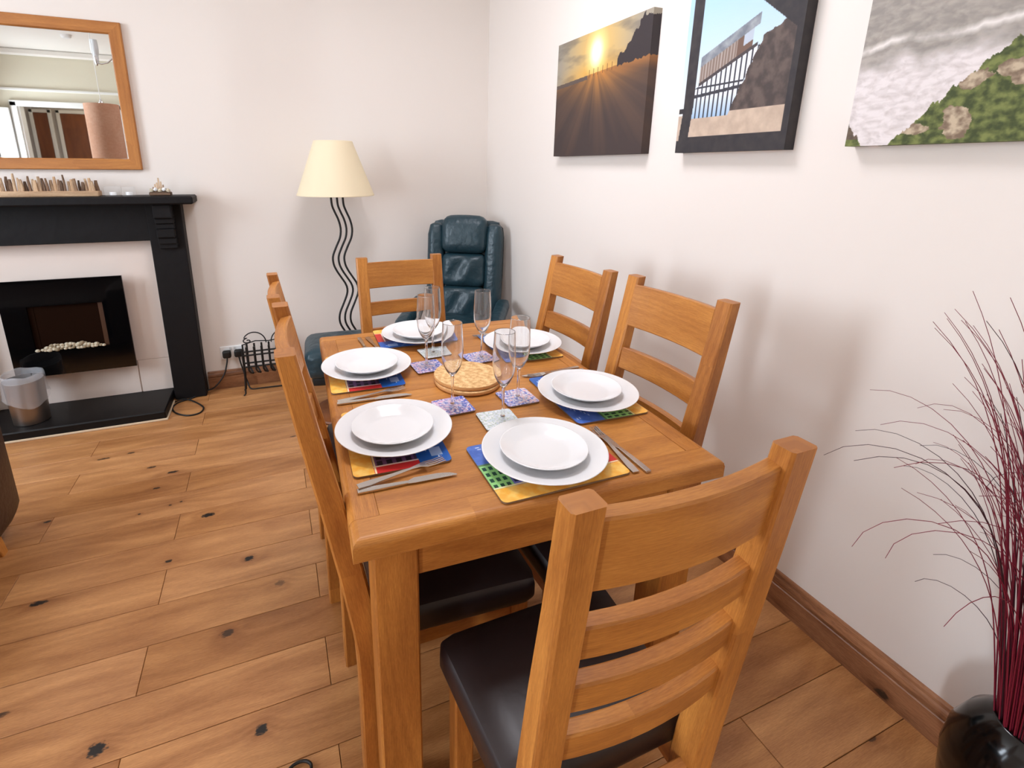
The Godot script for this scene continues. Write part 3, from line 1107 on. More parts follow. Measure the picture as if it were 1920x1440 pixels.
func build_settings() -> void:
	# [plate x, z, turn (0 = sitter at the near end), words for the seat]
	var seats := [
		[-0.949, 2.551, 0.0, "at the near end of the table"],
		[-1.233, 2.337, -90.0, "on the fireplace side, nearest the viewer"],
		[-1.223, 1.921, -90.0, "on the fireplace side, farther from the viewer"],
		[-0.685, 2.326, 90.0, "on the wall side, nearest the viewer"],
		[-0.668, 1.899, 90.0, "on the wall side, farther from the viewer"],
		[-0.985, 1.672, 180.0, "at the far end of the table"]]
	var pm := mat("placemat_print", Color.WHITE, 0.3, 0.0, placemat_tex())
	pm.texture_repeat = false
	var y := TOP + 0.0008
	# offsets of each mat's centre from its plate, measured
	var off := [Vector2(-0.001, 0.008), Vector2(-0.006, 0.0), Vector2(-0.012, -0.005), Vector2(0.004, -0.018), Vector2(-0.006, -0.022), Vector2(-0.005, -0.025)]
	var mats := []
	for k in 6:
		var s: Array = seats[k]
		var o: Node3D
		var at := Vector3(s[0] + off[k].x, y, s[1] + off[k].y)
		var turn := deg_to_rad(s[2]) + (TURN if k > 0 else -0.01)
		var text: String = "colourful printed placemat under the plate " + s[3]
		if k == 0:
			o = thing("placemat", text, "placemat", at, turn, "printed placemats")
			part("print", slab(0.296, 0.212, 0.0042, 0.012), pm, o)
			part("backing", slab_edge(0.296, 0.212, 0.0042, 0.012), M.mat_edge, o)
		else:
			o = dup(mats[0], text, at, turn)
		mats.append(o)
	y += 0.0045
	var dinner: Node3D
	var side: Node3D
	for k in 6:
		var s: Array = seats[k]
		var at := Vector3(s[0], y, s[1])
		var text: String = "large white dinner plate " + s[3]
		if k == 0:
			dinner = part("dinner_plate", mb().lathe([[0.001, 0.003], [0.07, 0.003], [0.078, 0.0], [0.082, 0.0], [0.09, 0.006], [0.115, 0.0145], [0.1355, 0.0225], [0.1375, 0.0242], [0.1368, 0.0255], [0.134, 0.0252], [0.112, 0.0185], [0.094, 0.013], [0.085, 0.0075], [0.07, 0.0062], [0.001, 0.006]], Vector3.ZERO, 72), M.porcelain, self)
			dinner.position = at
			tag(dinner, text, "plate", "white dinner plates")
		else:
			dup(dinner, text, at, 0.0, "dinner_plate")
	for k in 6:
		var s: Array = seats[k]
		var at := Vector3(s[0] + [-0.003, -0.004, 0.0, -0.002, 0.002, 0.0][k], y + 0.0105, s[1] + [0.002, 0.004, 0.004, -0.004, -0.002, 0.0][k])
		var text: String = "small white side plate " + s[3]
		if k == 0:
			side = part("side_plate", mb().lathe([[0.001, 0.003], [0.05, 0.003], [0.055, 0.0], [0.058, 0.0], [0.064, 0.005], [0.082, 0.0125], [0.0945, 0.0205], [0.096, 0.022], [0.0955, 0.0232], [0.0935, 0.0228], [0.08, 0.0155], [0.066, 0.0085], [0.055, 0.0062], [0.001, 0.006]], Vector3.ZERO, 64), M.porcelain, self)
			side.position = at
			tag(side, text, "plate", "white side plates")
		else:
			dup(side, text, at, 0.0, "side_plate")
	# coasters: x, z, turn, look
	var ca := mat("coaster_lilac", Color.WHITE, 0.3, 0.0, coaster_tex(4, Color8(222, 176, 204), Color8(74, 98, 190), Color8(232, 226, 240)))
	var cb := mat("coaster_pale", Color.WHITE, 0.3, 0.0, coaster_tex(14, Color8(232, 236, 240), Color8(206, 216, 228), Color8(188, 202, 188)))
	var cc := mat("coaster_blue", Color.WHITE, 0.3, 0.0, coaster_tex(24, Color8(86, 104, 190), Color8(232, 190, 196), Color8(226, 226, 236)))
	var co := [
		[-1.053, 2.246, 0.03, ca, "lilac and blue coaster beside the cork mat, fireplace side, nearest the viewer"],
		[-0.969, 2.357, -0.06, cb, "pale coaster touching the near end's dinner plate"],
		[-0.868, 2.258, 0.0, cc, "blue and pink coaster beside the wall side's nearest plate"],
		[-1.036, 1.956, 0.05, ca, "lilac coaster beside the fireplace side's farther plate"],
		[-0.979, 1.842, 0.06, cb, "pale coaster beside the far end's plate"],
		[-0.852, 1.94, 0.1, cc, "blue coaster behind the cork mat, beside the wall side's farther plate"]]
	for k in co:
		var o := thing("coaster", k[4], "coaster", Vector3(k[0], TOP + 0.0008, k[1]), k[2], "square printed coasters")
		part("print", slab(0.095, 0.095, 0.0042, 0.008), k[3], o)
		part("backing", slab_edge(0.095, 0.095, 0.0042, 0.008), M.mat_edge, o)
	# cork mats, one on the other
	for k in 2:
		var o := thing("cork_mat", "upper of two stacked round cork mats mid-table" if k else "lower of two stacked round cork mats mid-table", "trivet", Vector3(-0.957 + 0.002 * k, TOP + 0.0008 + 0.0112 * k, 2.105 - 0.008 * k), 0.3 * k, "stacked cork mats")
		var rx := 0.096
		var top := mb()
		for i in 48:
			var a := TAU * i / 48
			var c := TAU * (i + 1) / 48
			var p := Vector3(cos(a) * rx, 0.0108, -sin(a) * 0.104)
			var q := Vector3(cos(c) * rx, 0.0108, -sin(c) * 0.104)
			top.tri(Vector3(0, 0.0108, 0), p, q, Vector2(0.5, 0.5), Vector2(p.x, p.z) * 5.0 + Vector2(0.5, 0.5), Vector2(q.x, q.z) * 5.0 + Vector2(0.5, 0.5))
		part("cork_face", top, M.cork, o)
		part("cork_rim", mb().lathe([[0.95, 0.0], [1.01, 0.002], [1.015, 0.005], [1.01, 0.009], [1.0, 0.0107]], Vector3.ZERO, 48, Vector2(rx, 0.104)), M.cork_edge, o)
	# champagne flutes
	var fl := [
		[-1.053, 2.242, "champagne flute on the lilac coaster nearest the viewer"],
		[-0.957, 2.354, "champagne flute on the pale coaster by the near end's plate"],
		[-0.868, 2.262, "champagne flute on the blue and pink coaster by the wall side's nearest plate"],
		[-1.036, 1.943, "champagne flute on the lilac coaster by the fireplace side's farther plate"],
		[-0.986, 1.853, "champagne flute on the pale coaster by the far end's plate"],
		[-0.846, 1.95, "champagne flute on the blue coaster behind the cork mat"]]
	var flute: Node3D
	for k in fl.size():
		var at := Vector3(fl[k][0], TOP + 0.0052, fl[k][1])
		if k == 0:
			flute = thing("champagne_flute", "", "glass", at)
			part("bowl", mb().lathe([[0.0005, 0.0855], [0.0048, 0.086], [0.0085, 0.0885], [0.0165, 0.1], [0.0235, 0.115], [0.0275, 0.132], [0.0288, 0.15], [0.0285, 0.175], [0.0268, 0.205], [0.0256, 0.2305], [0.0252, 0.2318], [0.0246, 0.2305], [0.0257, 0.205], [0.0273, 0.175], [0.0276, 0.15], [0.0262, 0.132], [0.022, 0.116], [0.0145, 0.102], [0.006, 0.0925], [0.0005, 0.0905]], Vector3.ZERO, 40), M.glass, flute)
			part("stem", mb().lathe([[0.0005, 0.0046], [0.0062, 0.005], [0.0046, 0.012], [0.0036, 0.03], [0.0036, 0.06], [0.0042, 0.076], [0.0048, 0.0853], [0.0005, 0.0853]], Vector3.ZERO, 20), M.glass, flute)
			part("foot", mb().lathe([[0.0305, 0.0004], [0.0308, 0.0012], [0.03, 0.0019], [0.016, 0.0031], [0.006, 0.0045]], Vector3.ZERO, 40), M.pane, flute)
			tag(flute, fl[k][2], "glass", "champagne flutes")
		else:
			dup(flute, fl[k][2], at, 0.0, "champagne_flute")
	# cutlery
	var ey := TOP + 0.0008
	lay(make_fork("steel fork before the fireplace side's nearest plate, over the knife"), Vector2(-1.349, 2.517), Vector2(-1.146, 2.484), ey + 0.0045)
	lay(make_knife("steel knife before the fireplace side's nearest plate"), Vector2(-1.351, 2.527), Vector2(-1.145, 2.537), ey)
	lay(make_fork("steel fork before the fireplace side's farther plate"), Vector2(-1.337, 2.112), Vector2(-1.15, 2.092), ey + 0.0005)
	lay(make_knife("steel knife before the fireplace side's farther plate"), Vector2(-1.340, 2.124), Vector2(-1.138, 2.134), ey)
	lay(make_fork("steel fork right of the near end's plate"), Vector2(-0.793, 2.668), Vector2(-0.768, 2.468), ey)
	lay(make_knife("steel knife right of the near end's plate"), Vector2(-0.767, 2.676), Vector2(-0.765, 2.472), ey)
	lay(make_fork("steel fork behind the wall side's nearest plate"), Vector2(-0.58, 2.152), Vector2(-0.768, 2.142), ey)
	lay(make_knife("steel knife behind the wall side's nearest plate"), Vector2(-0.585, 2.13), Vector2(-0.794, 2.134), ey)
	lay(make_fork("steel fork behind the wall side's farther plate"), Vector2(-0.6, 1.728), Vector2(-0.8, 1.735), ey)
	lay(make_fork("steel fork left of the far end's plate"), Vector2(-1.165, 1.6), Vector2(-1.15, 1.79), ey)
	lay(make_knife("steel knife left of the far end's plate"), Vector2(-1.195, 1.6), Vector2(-1.19, 1.8), ey)


# ------------------------------------------------------------------ fireplace
func build_fireplace() -> void:
	var o := thing("fireplace", "black painted fireplace surround with slate hearth and mantel shelf", "fireplace", Vector3(-2.55, 0, 0.0))
	var S: Material = M.slate
	var xin := 0.443
	var xout := 0.617
	part("mantel_shelf", mb().box(Vector3(0, 1.2135, 0.105), Vector3(1.39, 0.044, 0.205), 0.008), S, o)
	part("frieze", mb().box(Vector3(0, 1.088, 0.05), Vector3(2 * xin + 0.02, 0.205, 0.085), 0.003), S, o)
	for sg in [-1, 1]:
		part("jamb", mb().box(Vector3(sg * (xin + xout) / 2, 0.5965, 0.052), Vector3(xout - xin, 1.189, 0.1), 0.004), S, o)
		# stepped corbel under the shelf
		var cx: float = sg * ((xin + xout) / 2 + 0.004)
		var cor := mb()
		cor.box(Vector3(cx, 1.152, 0.13), Vector3(0.092, 0.078, 0.085), 0.006)
		cor.box(Vector3(cx, 1.098, 0.122), Vector3(0.092, 0.03, 0.06), 0.004)
		cor.box(Vector3(cx, 1.068, 0.118), Vector3(0.092, 0.03, 0.045), 0.004)
		cor.box(Vector3(cx, 1.028, 0.124), Vector3(0.092, 0.05, 0.058), 0.006)
		cor.box(Vector3(cx, 0.985, 0.118), Vector3(0.092, 0.036, 0.04), 0.004)
		cor.box(Vector3(cx, 0.955, 0.112), Vector3(0.092, 0.03, 0.026), 0.004)
		part("corbel", cor, M.slate, o)
	# tiled panel between the jambs
	part("panel_grout", mb().box(Vector3(0, 0.51, 0.006), Vector3(2 * xin + 0.02, 0.96, 0.012), 0.0), M.grout, o)
	for k in [[-xin - 0.005, -0.262], [-0.259, 0.259], [0.262, xin + 0.005]]:
		part("panel_tile", mb().box(Vector3((k[0] + k[1]) / 2, 0.155, 0.012), Vector3(k[1] - k[0] - 0.003, 0.205, 0.018), 0.0015), M.surround_tile, o)
	part("panel_tile", mb().box(Vector3(0, 0.625, 0.012), Vector3(2 * xin + 0.01, 0.732, 0.018), 0.0015), M.surround_tile, o)
	part("hearth_slab", mb().box(Vector3(0, 0.028, 0.185), Vector3(0.868, 0.05, 0.35), 0.006), M.slate_dark, o)
	var tr := mb()
	tr.box(Vector3(0, 0.006, 0.366), Vector3(0.89, 0.012, 0.012), 0.003)
	for sg in [-1, 1]:
		tr.box(Vector3(sg * 0.44, 0.006, 0.24), Vector3(0.01, 0.012, 0.24), 0.003)
	part("hearth_beading", tr, M.hearth_trim, o)
	# wall-hung electric fire
	var f := thing("electric_fire", "wall-hung electric fire with black glass front and pale pebbles", "fire", Vector3(-2.56, 0.525, 0.022))
	var hw := 0.285
	var hh := 0.272
	var iw := 0.172
	var it := 0.128
	var ib := -0.13
	part("case", mb().box(Vector3(0, 0, 0.03), Vector3(2 * hw - 0.06, 2 * hh - 0.06, 0.06), 0.004), M.iron, f)
	var g := mb()
	g.box(Vector3(0, (hh + it) / 2, 0.072), Vector3(2 * hw, hh - it, 0.012), 0.0)
	g.box(Vector3(0, (-hh + ib) / 2, 0.072), Vector3(2 * hw, hh + ib, 0.012), 0.0)
	for sg in [-1, 1]:
		g.box(Vector3(sg * (hw + iw) / 2, (it + ib) / 2, 0.072), Vector3(hw - iw, it - ib, 0.012), 0.0)
	part("glass_front", g, M.fire_glass, f)
	var ins := mb()
	ins.box(Vector3(0, 0, 0.0605), Vector3(2 * iw + 0.02, it - ib + 0.02, 0.004), 0.0)
	part("back_panel", ins, M.fire_inside, f)
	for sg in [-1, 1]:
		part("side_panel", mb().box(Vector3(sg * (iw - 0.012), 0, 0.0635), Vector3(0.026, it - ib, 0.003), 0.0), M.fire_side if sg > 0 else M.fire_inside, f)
	var rng := RandomNumberGenerator.new()
	rng.seed = 8
	var col := 0
	for r in 3:
		for k in 18 - r * 4:
			var px := -iw + 0.012 + (k + 0.5 * (r % 2) + r * 1.6) * (2 * iw - 0.02) / 18.0 + rng.randf_range(-0.004, 0.004)
			if px > iw - 0.006:
				continue
			var s := rng.randf_range(0.008, 0.0135)
			var b := mb()
			b.xf = Transform3D(Basis.from_euler(Vector3(rng.randf_range(-0.5, 0.5), rng.randf() * 3, rng.randf_range(-0.5, 0.5))).scaled(Vector3(1.15, 0.8, 0.9)), Vector3(px, ib + 0.006 + r * 0.011 + rng.randf_range(0, 0.004), 0.079 + rng.randf_range(-0.003, 0.004) - r * 0.003))
			b.lathe([[0.0005, -s], [s * 0.6, -s * 0.78], [s, 0.0], [s * 0.62, s * 0.76], [0.0005, s]], Vector3.ZERO, 8)
			part("pebble", b, M.pebble if rng.randf() < 0.65 else M.pebble_dark, f)
			col += 1


func build_mantel_things() -> void:
	# a long piece of driftwood pickets on a board
	var o := thing("driftwood_row", "long row of upright driftwood pieces on a wooden base on the mantel", "ornament", Vector3(-2.56, 1.2357, 0.11))
	part("base", wb().box(Vector3(0, 0.014, 0), Vector3(0.52, 0.028, 0.07), 0.003), M.driftwood_pale, o)
	var rng := RandomNumberGenerator.new()
	rng.seed = 21
	for k in 34:
		var x := -0.25 + k * 0.01515
		var h := rng.randf_range(0.045, 0.076) + (0.014 if k % 7 == 3 else 0.0)
		var w := rng.randf_range(0.0055, 0.0095)
		var b := wb()
		var secs := []
		var tilt := rng.randf_range(-0.06, 0.03)
		var z := rng.randf_range(-0.008, 0.012)
		for i in 4:
			var t := i / 3.0
			secs.append(MB.ring(Vector3(x + tilt * t * h + sin(t * 5 + k) * 0.001, 0.0275 + t * h, z), Vector3.RIGHT, Vector3.FORWARD, w * (1.0 - 0.35 * t * t), w * (0.8 - 0.3 * t * t), 0.0025))
		b.loft(secs)
		part("driftwood_piece", b, [M.driftwood, M.driftwood_dark, M.driftwood_pale, M.driftwood_dark, M.driftwood][k * 7 % 5], o)
	# two frosted glass cubes
	for k in 2:
		var c := thing("tealight_holder", ["pale frosted glass cube holder next to the driftwood row", "smaller pale frosted glass cube holder nearer the shell ornament"][k], "candle holder", Vector3(-2.245 + k * 0.075, 1.2357, 0.1), 0.0, "frosted cube holders")
		part("holder", mb().box(Vector3(0, 0.026 - k * 0.002, 0), Vector3(0.066 - k * 0.01, 0.052 - k * 0.004, 0.05), 0.004), M.frosted, c)
		part("candle", mb().lathe([[0.016, 0.004], [0.016, 0.02], [0.001, 0.021]], Vector3.ZERO, 16), M.porcelain, c)
	# small driftwood and shell ornament
	o = thing("shell_ornament", "small boat-like ornament of driftwood sticks and pale shells at the mantel's end", "ornament", Vector3(-2.018, 1.2357, 0.11))
	part("base", wb().box(Vector3(0, 0.01, 0), Vector3(0.105, 0.02, 0.05), 0.004), M.driftwood_dark, o)
	for k in 7:
		var x := -0.034 + k * 0.0098
		var h: float = [0.046, 0.062, 0.07, 0.095, 0.075, 0.058, 0.04][k]
		part("stick", wb().loft([MB.ring(Vector3(x, 0.019, 0), Vector3.RIGHT, Vector3.FORWARD, 0.0048, 0.004, 0.0015), MB.ring(Vector3(x + 0.001, h, -0.002), Vector3.RIGHT, Vector3.FORWARD, 0.003, 0.003, 0.001)]), M.driftwood, o)
	for k in 5:
		var b := mb()
		b.xf = Transform3D(Basis.from_euler(Vector3(0.5, k * 1.1, 0.4)), Vector3(-0.04 + k * 0.02, 0.028 + 0.006 * (k % 2), 0.016))
		b.lathe([[0.0005, -0.012], [0.008, -0.007], [0.011, 0.0], [0.006, 0.009], [0.0005, 0.014]], Vector3.ZERO, 10)
		part("shell", b, M.porcelain if k % 2 else M.pebble, o)


func build_mirror() -> void:
	var o := thing("wall_mirror", "large mirror in a plain oak frame above the mantel", "mirror", Vector3(-2.55, 1.742, 0.0))
	var hw := 0.445
	var hh := 0.37
	var fw := 0.058
	# mitred frame
	for sd in 4:
		var b := wb()
		b.xf = Transform3D(Basis(Vector3.BACK, sd * PI / 2), Vector3.ZERO)
		var L := hw if sd % 2 == 0 else hh
		var D := hh if sd % 2 == 0 else hw
		var secs := []
		for sx in [-1, 1]:
			var r := PackedVector3Array()
			for p in [[0.0, 0.001], [fw, 0.001], [fw, 0.018], [fw - 0.006, 0.026], [0.004, 0.026], [0.0, 0.022]]:
				r.append(Vector3(sx * (L - p[0]), -(D - p[0]), p[1]))
			secs.append(r)
		b.loft([secs[0], secs[1]])
		part("frame_rail" if sd % 2 == 0 else "frame_stile", b, M.oak_mirror, o)
	part("mirror_glass", mb().box(Vector3(0, 0, 0.010), Vector3(2 * (hw - fw) + 0.01, 2 * (hh - fw) + 0.01, 0.006), 0.0), M.mirror_glass, o)


# ------------------------------------------------------------------ lamp, recliner, footstool
func build_lamp() -> void:
	var o := thing("floor_lamp", "floor lamp with three wavy black rods and a cream cone shade", "floor lamp", Vector3(-1.09, 0, 0.28))
	part("base", mb().lathe([[0.001, 0.0], [0.13, 0.0], [0.135, 0.006], [0.13, 0.014], [0.03, 0.022], [0.001, 0.023]], Vector3.ZERO, 40), M.iron, o)
	# the rods' common wave, read from the photograph: pixel columns of the left rod
	var cr := [[350, 604], [400, 609], [435, 623], [470, 640], [505, 651], [535, 654], [570, 648], [615, 628], [660, 612], [700, 616], [735, 632], [770, 655], [805, 678], [835, 688], [865, 685], [910, 668], [960, 648], [1000, 645], [1030, 654], [1060, 672], [1090, 690], [1130, 700], [1170, 690], [1220, 670], [1280, 650], [1340, 668], [1400, 680]]
	for k in 3:
		var c := Curve3D.new()
		for p in cr:
			var px: float = 400 + p[1] / 2.769
			var py: float = 240 + p[0] / 2.769
			var y: float = 1.24 - (py - 366.4) * 0.0033
			var x: float = (px - 617.0 - (py - 366.0) * 0.055) * 0.00312 - 0.034 + k * 0.034
			c.add_point(Vector3(x, maxf(y, 0.02), 0.0))
		for i in range(1, c.point_count - 1):
			var d := (c.get_point_position(i + 1) - c.get_point_position(i - 1)) / 6.0
			c.set_point_in(i, -d)
			c.set_point_out(i, d)
		c.bake_interval = 0.02
		var pts := c.get_baked_points()
		part("rod", mb().tube(pts, 0.0062, 10), M.iron, o)
	part("stem", mb().tube(PackedVector3Array([Vector3(0, 1.24, 0), Vector3(0, 1.4, 0)]), 0.006, 8), M.iron, o)
	part("collar", mb().box(Vector3(0, 1.255, 0), Vector3(0.09, 0.012, 0.02), 0.003), M.iron, o)
	part("bulb", mb().lathe([[0.008, 1.39], [0.02, 1.41], [0.03, 1.44], [0.02, 1.468], [0.001, 1.475]], Vector3.ZERO, 16), M.porcelain, o)
	part("lamp_shade", mb().lathe([[0.219, 1.236], [0.222, 1.238], [0.11, 1.538], [0.107, 1.54], [0.105, 1.537], [0.216, 1.239], [0.219, 1.236]], Vector3.ZERO, 56), M.lampshade, o, "cream fabric cone shade")
	var tr := mb()
	tr.lathe([[0.2205, 1.235], [0.2235, 1.236], [0.2205, 1.245], [0.2195, 1.244]], Vector3.ZERO, 56)
	tr.lathe([[0.111, 1.532], [0.1125, 1.533], [0.109, 1.5415], [0.106, 1.541]], Vector3.ZERO, 40)
	part("shade_trim", tr, M.lampshade, o)
	for k in 3:
		var a := TAU * k / 3 + 0.4
		part("shade_spoke", mb().tube(PackedVector3Array([Vector3(0, 1.4, 0), Vector3(cos(a) * 0.155, 1.41, sin(a) * 0.155)]), 0.002, 6), M.iron, o)


func build_recliner() -> void:
	var o := thing("recliner", "dark teal leather recliner in the room's corner behind the table", "armchair", Vector3(-0.42, 0, 0.52), deg_to_rad(-32))
	o.scale = Vector3(0.91, 0.985, 1.0)
	var T: Material = M.teal_leather
	# back: shell, two wings, headrest, lumbar panels; leaning back. Facing +z.
	var lean := Transform3D(Basis(Vector3.RIGHT, -0.14), Vector3(0, 0.42, -0.2))
	var b := mb()
	b.xf = lean
	b.pad(Vector3(0, 0.30, -0.06), Vector3(0.50, 0.74, 0.09), 0.035, 0.0, 12)
	part("back_shell", b, T, o)
	for sg in [-1, 1]:
		b = mb()
		b.xf = lean * Transform3D(Basis(Vector3.UP, -sg * 0.22), Vector3(sg * 0.215, 0.315, -0.005))
		b.pad(Vector3.ZERO, Vector3(0.125, 0.66, 0.12), 0.05, 0.0, 12)
		part("wing", b, T, o)
		b = mb()
		b.xf = lean
		var pp := PackedVector3Array()
		for p in [[0.268, 0.0], [0.276, 0.3], [0.276, 0.56], [0.266, 0.62], [0.235, 0.648], [0.18, 0.655]]:
			pp.append(Vector3(sg * p[0], p[1], -0.035))
		b.tube(pp, 0.006, 8)
		part("piping", b, M.piping, o)
	b = mb()
	b.xf = lean
	b.pad(Vector3(0, 0.565, 0.005), Vector3(0.335, 0.235, 0.15), 0.06, 0.02, 14)
	part("headrest", b, T, o)
	for k in [[0.335, 0.225, 0.118], [0.11, 0.23, 0.14]]:
		b = mb()
		b.xf = lean * Transform3D(Basis(Vector3.RIGHT, PI / 2), Vector3(0, k[0], 0.0))
		b.pad(Vector3.ZERO, Vector3(0.32, k[2], k[1]), 0.045, 0.01, 20, 1.0, 0.012)
		part("back_cushion", b, T, o)
	part("seat", mb().pad(Vector3(0, 0.385, 0.08), Vector3(0.50, 0.15, 0.5), 0.05, 0.02, 14), T, o)
	part("seat_base", mb().pad(Vector3(0, 0.27, 0.06), Vector3(0.46, 0.1, 0.46), 0.03, 0.0, 10), M.piping, o)
	for sg in [-1, 1]:
		b = mb()
		b.xf = Transform3D(Basis(Vector3.RIGHT, 0.12), Vector3(sg * 0.305, 0.52, 0.06))
		b.pad(Vector3.ZERO, Vector3(0.1, 0.075, 0.5), 0.035, 0.006, 12)
		part("armrest", b, T, o)
		var secs := []
		for p in [[0.03, -0.16], [0.2, -0.12], [0.4, 0.0], [0.5, 0.1]]:
			secs.append(MB.ring(Vector3(sg * 0.3, p[0], p[1]), Vector3.RIGHT, Vector3.FORWARD, 0.014, 0.026, 0.006))
		part("arm_support", wb().loft(secs), M.door_wood, o)
	part("pedestal", mb().lathe([[0.001, 0.0], [0.27, 0.0], [0.275, 0.012], [0.26, 0.028], [0.05, 0.04], [0.045, 0.22], [0.001, 0.22]], Vector3(0, 0, 0.04), 36), M.door_wood, o)
	o = thing("footstool", "dark teal leather footstool in front of the floor lamp", "footstool", Vector3(-1.152, 0, 0.61), deg_to_rad(-4))
	part("cushion", mb().pad(Vector3(0, 0.365, 0), Vector3(0.40, 0.17, 0.36), 0.055, 0.012, 16), T, o)
	part("seat_base", mb().pad(Vector3(0, 0.265, 0), Vector3(0.34, 0.06, 0.3), 0.02, 0.0, 8), M.piping, o)
	part("pedestal", mb().lathe([[0.001, 0.0], [0.18, 0.0], [0.185, 0.012], [0.17, 0.026], [0.045, 0.04], [0.04, 0.24], [0.001, 0.24]], Vector3.ZERO, 32), M.door_wood, o)


# ------------------------------------------------------------------ canvas prints
func build_prints() -> void:
	canvas("canvas_print", "canvas print of a golden sunset over a dark beach", 0.982, 1.673, 1.461, 1.994, sunset_tex(), "canvas prints on the right wall")
	canvas("canvas_print", "canvas print of a stilted building framed by dark beams", 1.863, 2.302, 1.459, 2.12, stilts_tex(), "canvas prints on the right wall")
	canvas("canvas_print", "canvas print of white surf under a grassy rocky cliff", 2.475, 3.165, 1.462, 1.995, surf_tex(), "canvas prints on the right wall")


func canvas(called: String, label: String, z0: float, z1: float, y0: float, y1: float, tex: ImageTexture, group: String) -> void:
	var o := thing(called, label, "picture", Vector3(0, y0, (z0 + z1) / 2), 0.0, group)
	var m := mat("print_%d" % int(z0 * 1000), Color.WHITE, 0.75, 0.0, tex)
	m.texture_repeat = false
	var h := y1 - y0
	var w := (z1 - z0) / 2
	var d := -0.04
	var b := mb()
	var r := 0.0
	# face (towards -x): the picture's left edge is the far one
	b.quad(Vector3(d, r, -w), Vector3(d, r, w), Vector3(d, h, w), Vector3(d, h, -w), Vector2(0.04, 0.96), Vector2(0.96, 0.96), Vector2(0.96, 0.04), Vector2(0.04, 0.04))
	# the picture wraps round the sides
	b.quad(Vector3(d, 0, w), Vector3(0, 0, w), Vector3(0, h, w), Vector3(d, h, w), Vector2(0.96, 0.96), Vector2(1, 0.96), Vector2(1, 0.04), Vector2(0.96, 0.04))
	b.quad(Vector3(0, 0, -w), Vector3(d, 0, -w), Vector3(d, h, -w), Vector3(0, h, -w), Vector2(0, 0.96), Vector2(0.04, 0.96), Vector2(0.04, 0.04), Vector2(0, 0.04))
	b.quad(Vector3(0, 0, -w), Vector3(0, 0, w), Vector3(d, 0, w), Vector3(d, 0, -w), Vector2(0.04, 1), Vector2(0.96, 1), Vector2(0.96, 0.96), Vector2(0.04, 0.96))
	b.quad(Vector3(d, h, -w), Vector3(d, h, w), Vector3(0, h, w), Vector3(0, h, -w), Vector2(0.04, 0.04), Vector2(0.96, 0.04), Vector2(0.96, 0), Vector2(0.04, 0))
	part("canvas", b, m, o)
	var f := mb()
	for sg in [-1, 1]:
		f.box(Vector3(-0.019, h / 2, sg * (w - 0.022)), Vector3(0.034, h - 0.004, 0.036), 0.001)
		f.box(Vector3(-0.019, h / 2 + sg * (h / 2 - 0.022), 0), Vector3(0.034, 0.036, 2 * w - 0.09), 0.001)
	part("stretcher_frame", f, M.oak_pale, o)


func sunset_tex() -> ImageTexture:
	var W := 384
	var H := 296
	var im := Image.create(W, H, false, Image.FORMAT_RGB8)
	var n := fn(2, 1.0, 4)
	for j in H:
		for i in W:
			var u := i / float(W)
			var v := j / float(H)
			var dx := (u - 0.48) * 1.3
			var sun := sqrt(dx * dx + pow((v - 0.19) * 0.8, 2))
			var c: Color
			var hor := 0.37 - 0.06 * u
			if v < hor:
				c = Color8(158, 148, 132).lerp(Color8(232, 186, 104), clampf(1.05 - sun * 2.0, 0, 1))
				c = c.lerp(Color8(104, 98, 92), clampf(n.get_noise_2d(u * 2.2, v * 6.0) * 1.2 * clampf(sun * 3, 0, 1), 0, 0.5))
				c = c.lerp(Color8(222, 158, 62), clampf((v - hor + 0.12) * 6, 0, 0.6) * clampf(1.2 - sun * 2, 0, 1))
				c = c.lerp(Color8(255, 236, 160), clampf((0.17 - sun) * 8, 0, 1))
				c = c.lerp(Color8(255, 253, 242), clampf((0.1 - sun) * 14, 0, 1))
			else:
				var a := atan2((u - 0.48) * 1.3, v - 0.27)
				var ray := n.get_noise_2d(a * 3.0, 3.0) * 0.55
				var glow := clampf(1.0 - (v - hor) * 2.6 - absf(u - 0.52) * 0.9, 0, 1)
				c = Color8(64, 51, 49).lerp(Color8(128, 94, 68), clampf(0.45 + ray * 0.6 - (v - hor) * 0.8, 0, 1))
				c = c.lerp(Color8(222, 146, 62), clampf(glow * glow * (0.7 + ray * 0.8), 0, 1))
				c = c.lerp(Color8(176, 112, 58), clampf(0.6 - (v - hor) * 6.0, 0, 1) * clampf((u - 0.4) * 3, 0, 1))
				if v < hor + 0.03 and u < 0.4:
					c = c.lerp(Color8(84, 76, 76), 0.8)
			var top := 0.27 - smoothstep(0.68, 0.93, u) * 0.2 + n.get_noise_2d(u * 18.0, 1.0) * 0.035 - (0.03 if u > 0.86 and u < 0.9 else 0.0)
			if u > 0.69 and v > top and v < hor + 0.01 + n.get_noise_2d(u * 30.0, 5.0) * 0.015:
				c = Color8(52, 44, 46)
			if v < hor + 0.02 and v > hor - 0.035 and int(u * 200) % 9 == 2 and u > 0.4 and u < 0.66:
				c = c.lerp(Color8(90, 58, 38), 0.75)
			im.set_pixel(i, j, c)
	return ImageTexture.create_from_image(im)


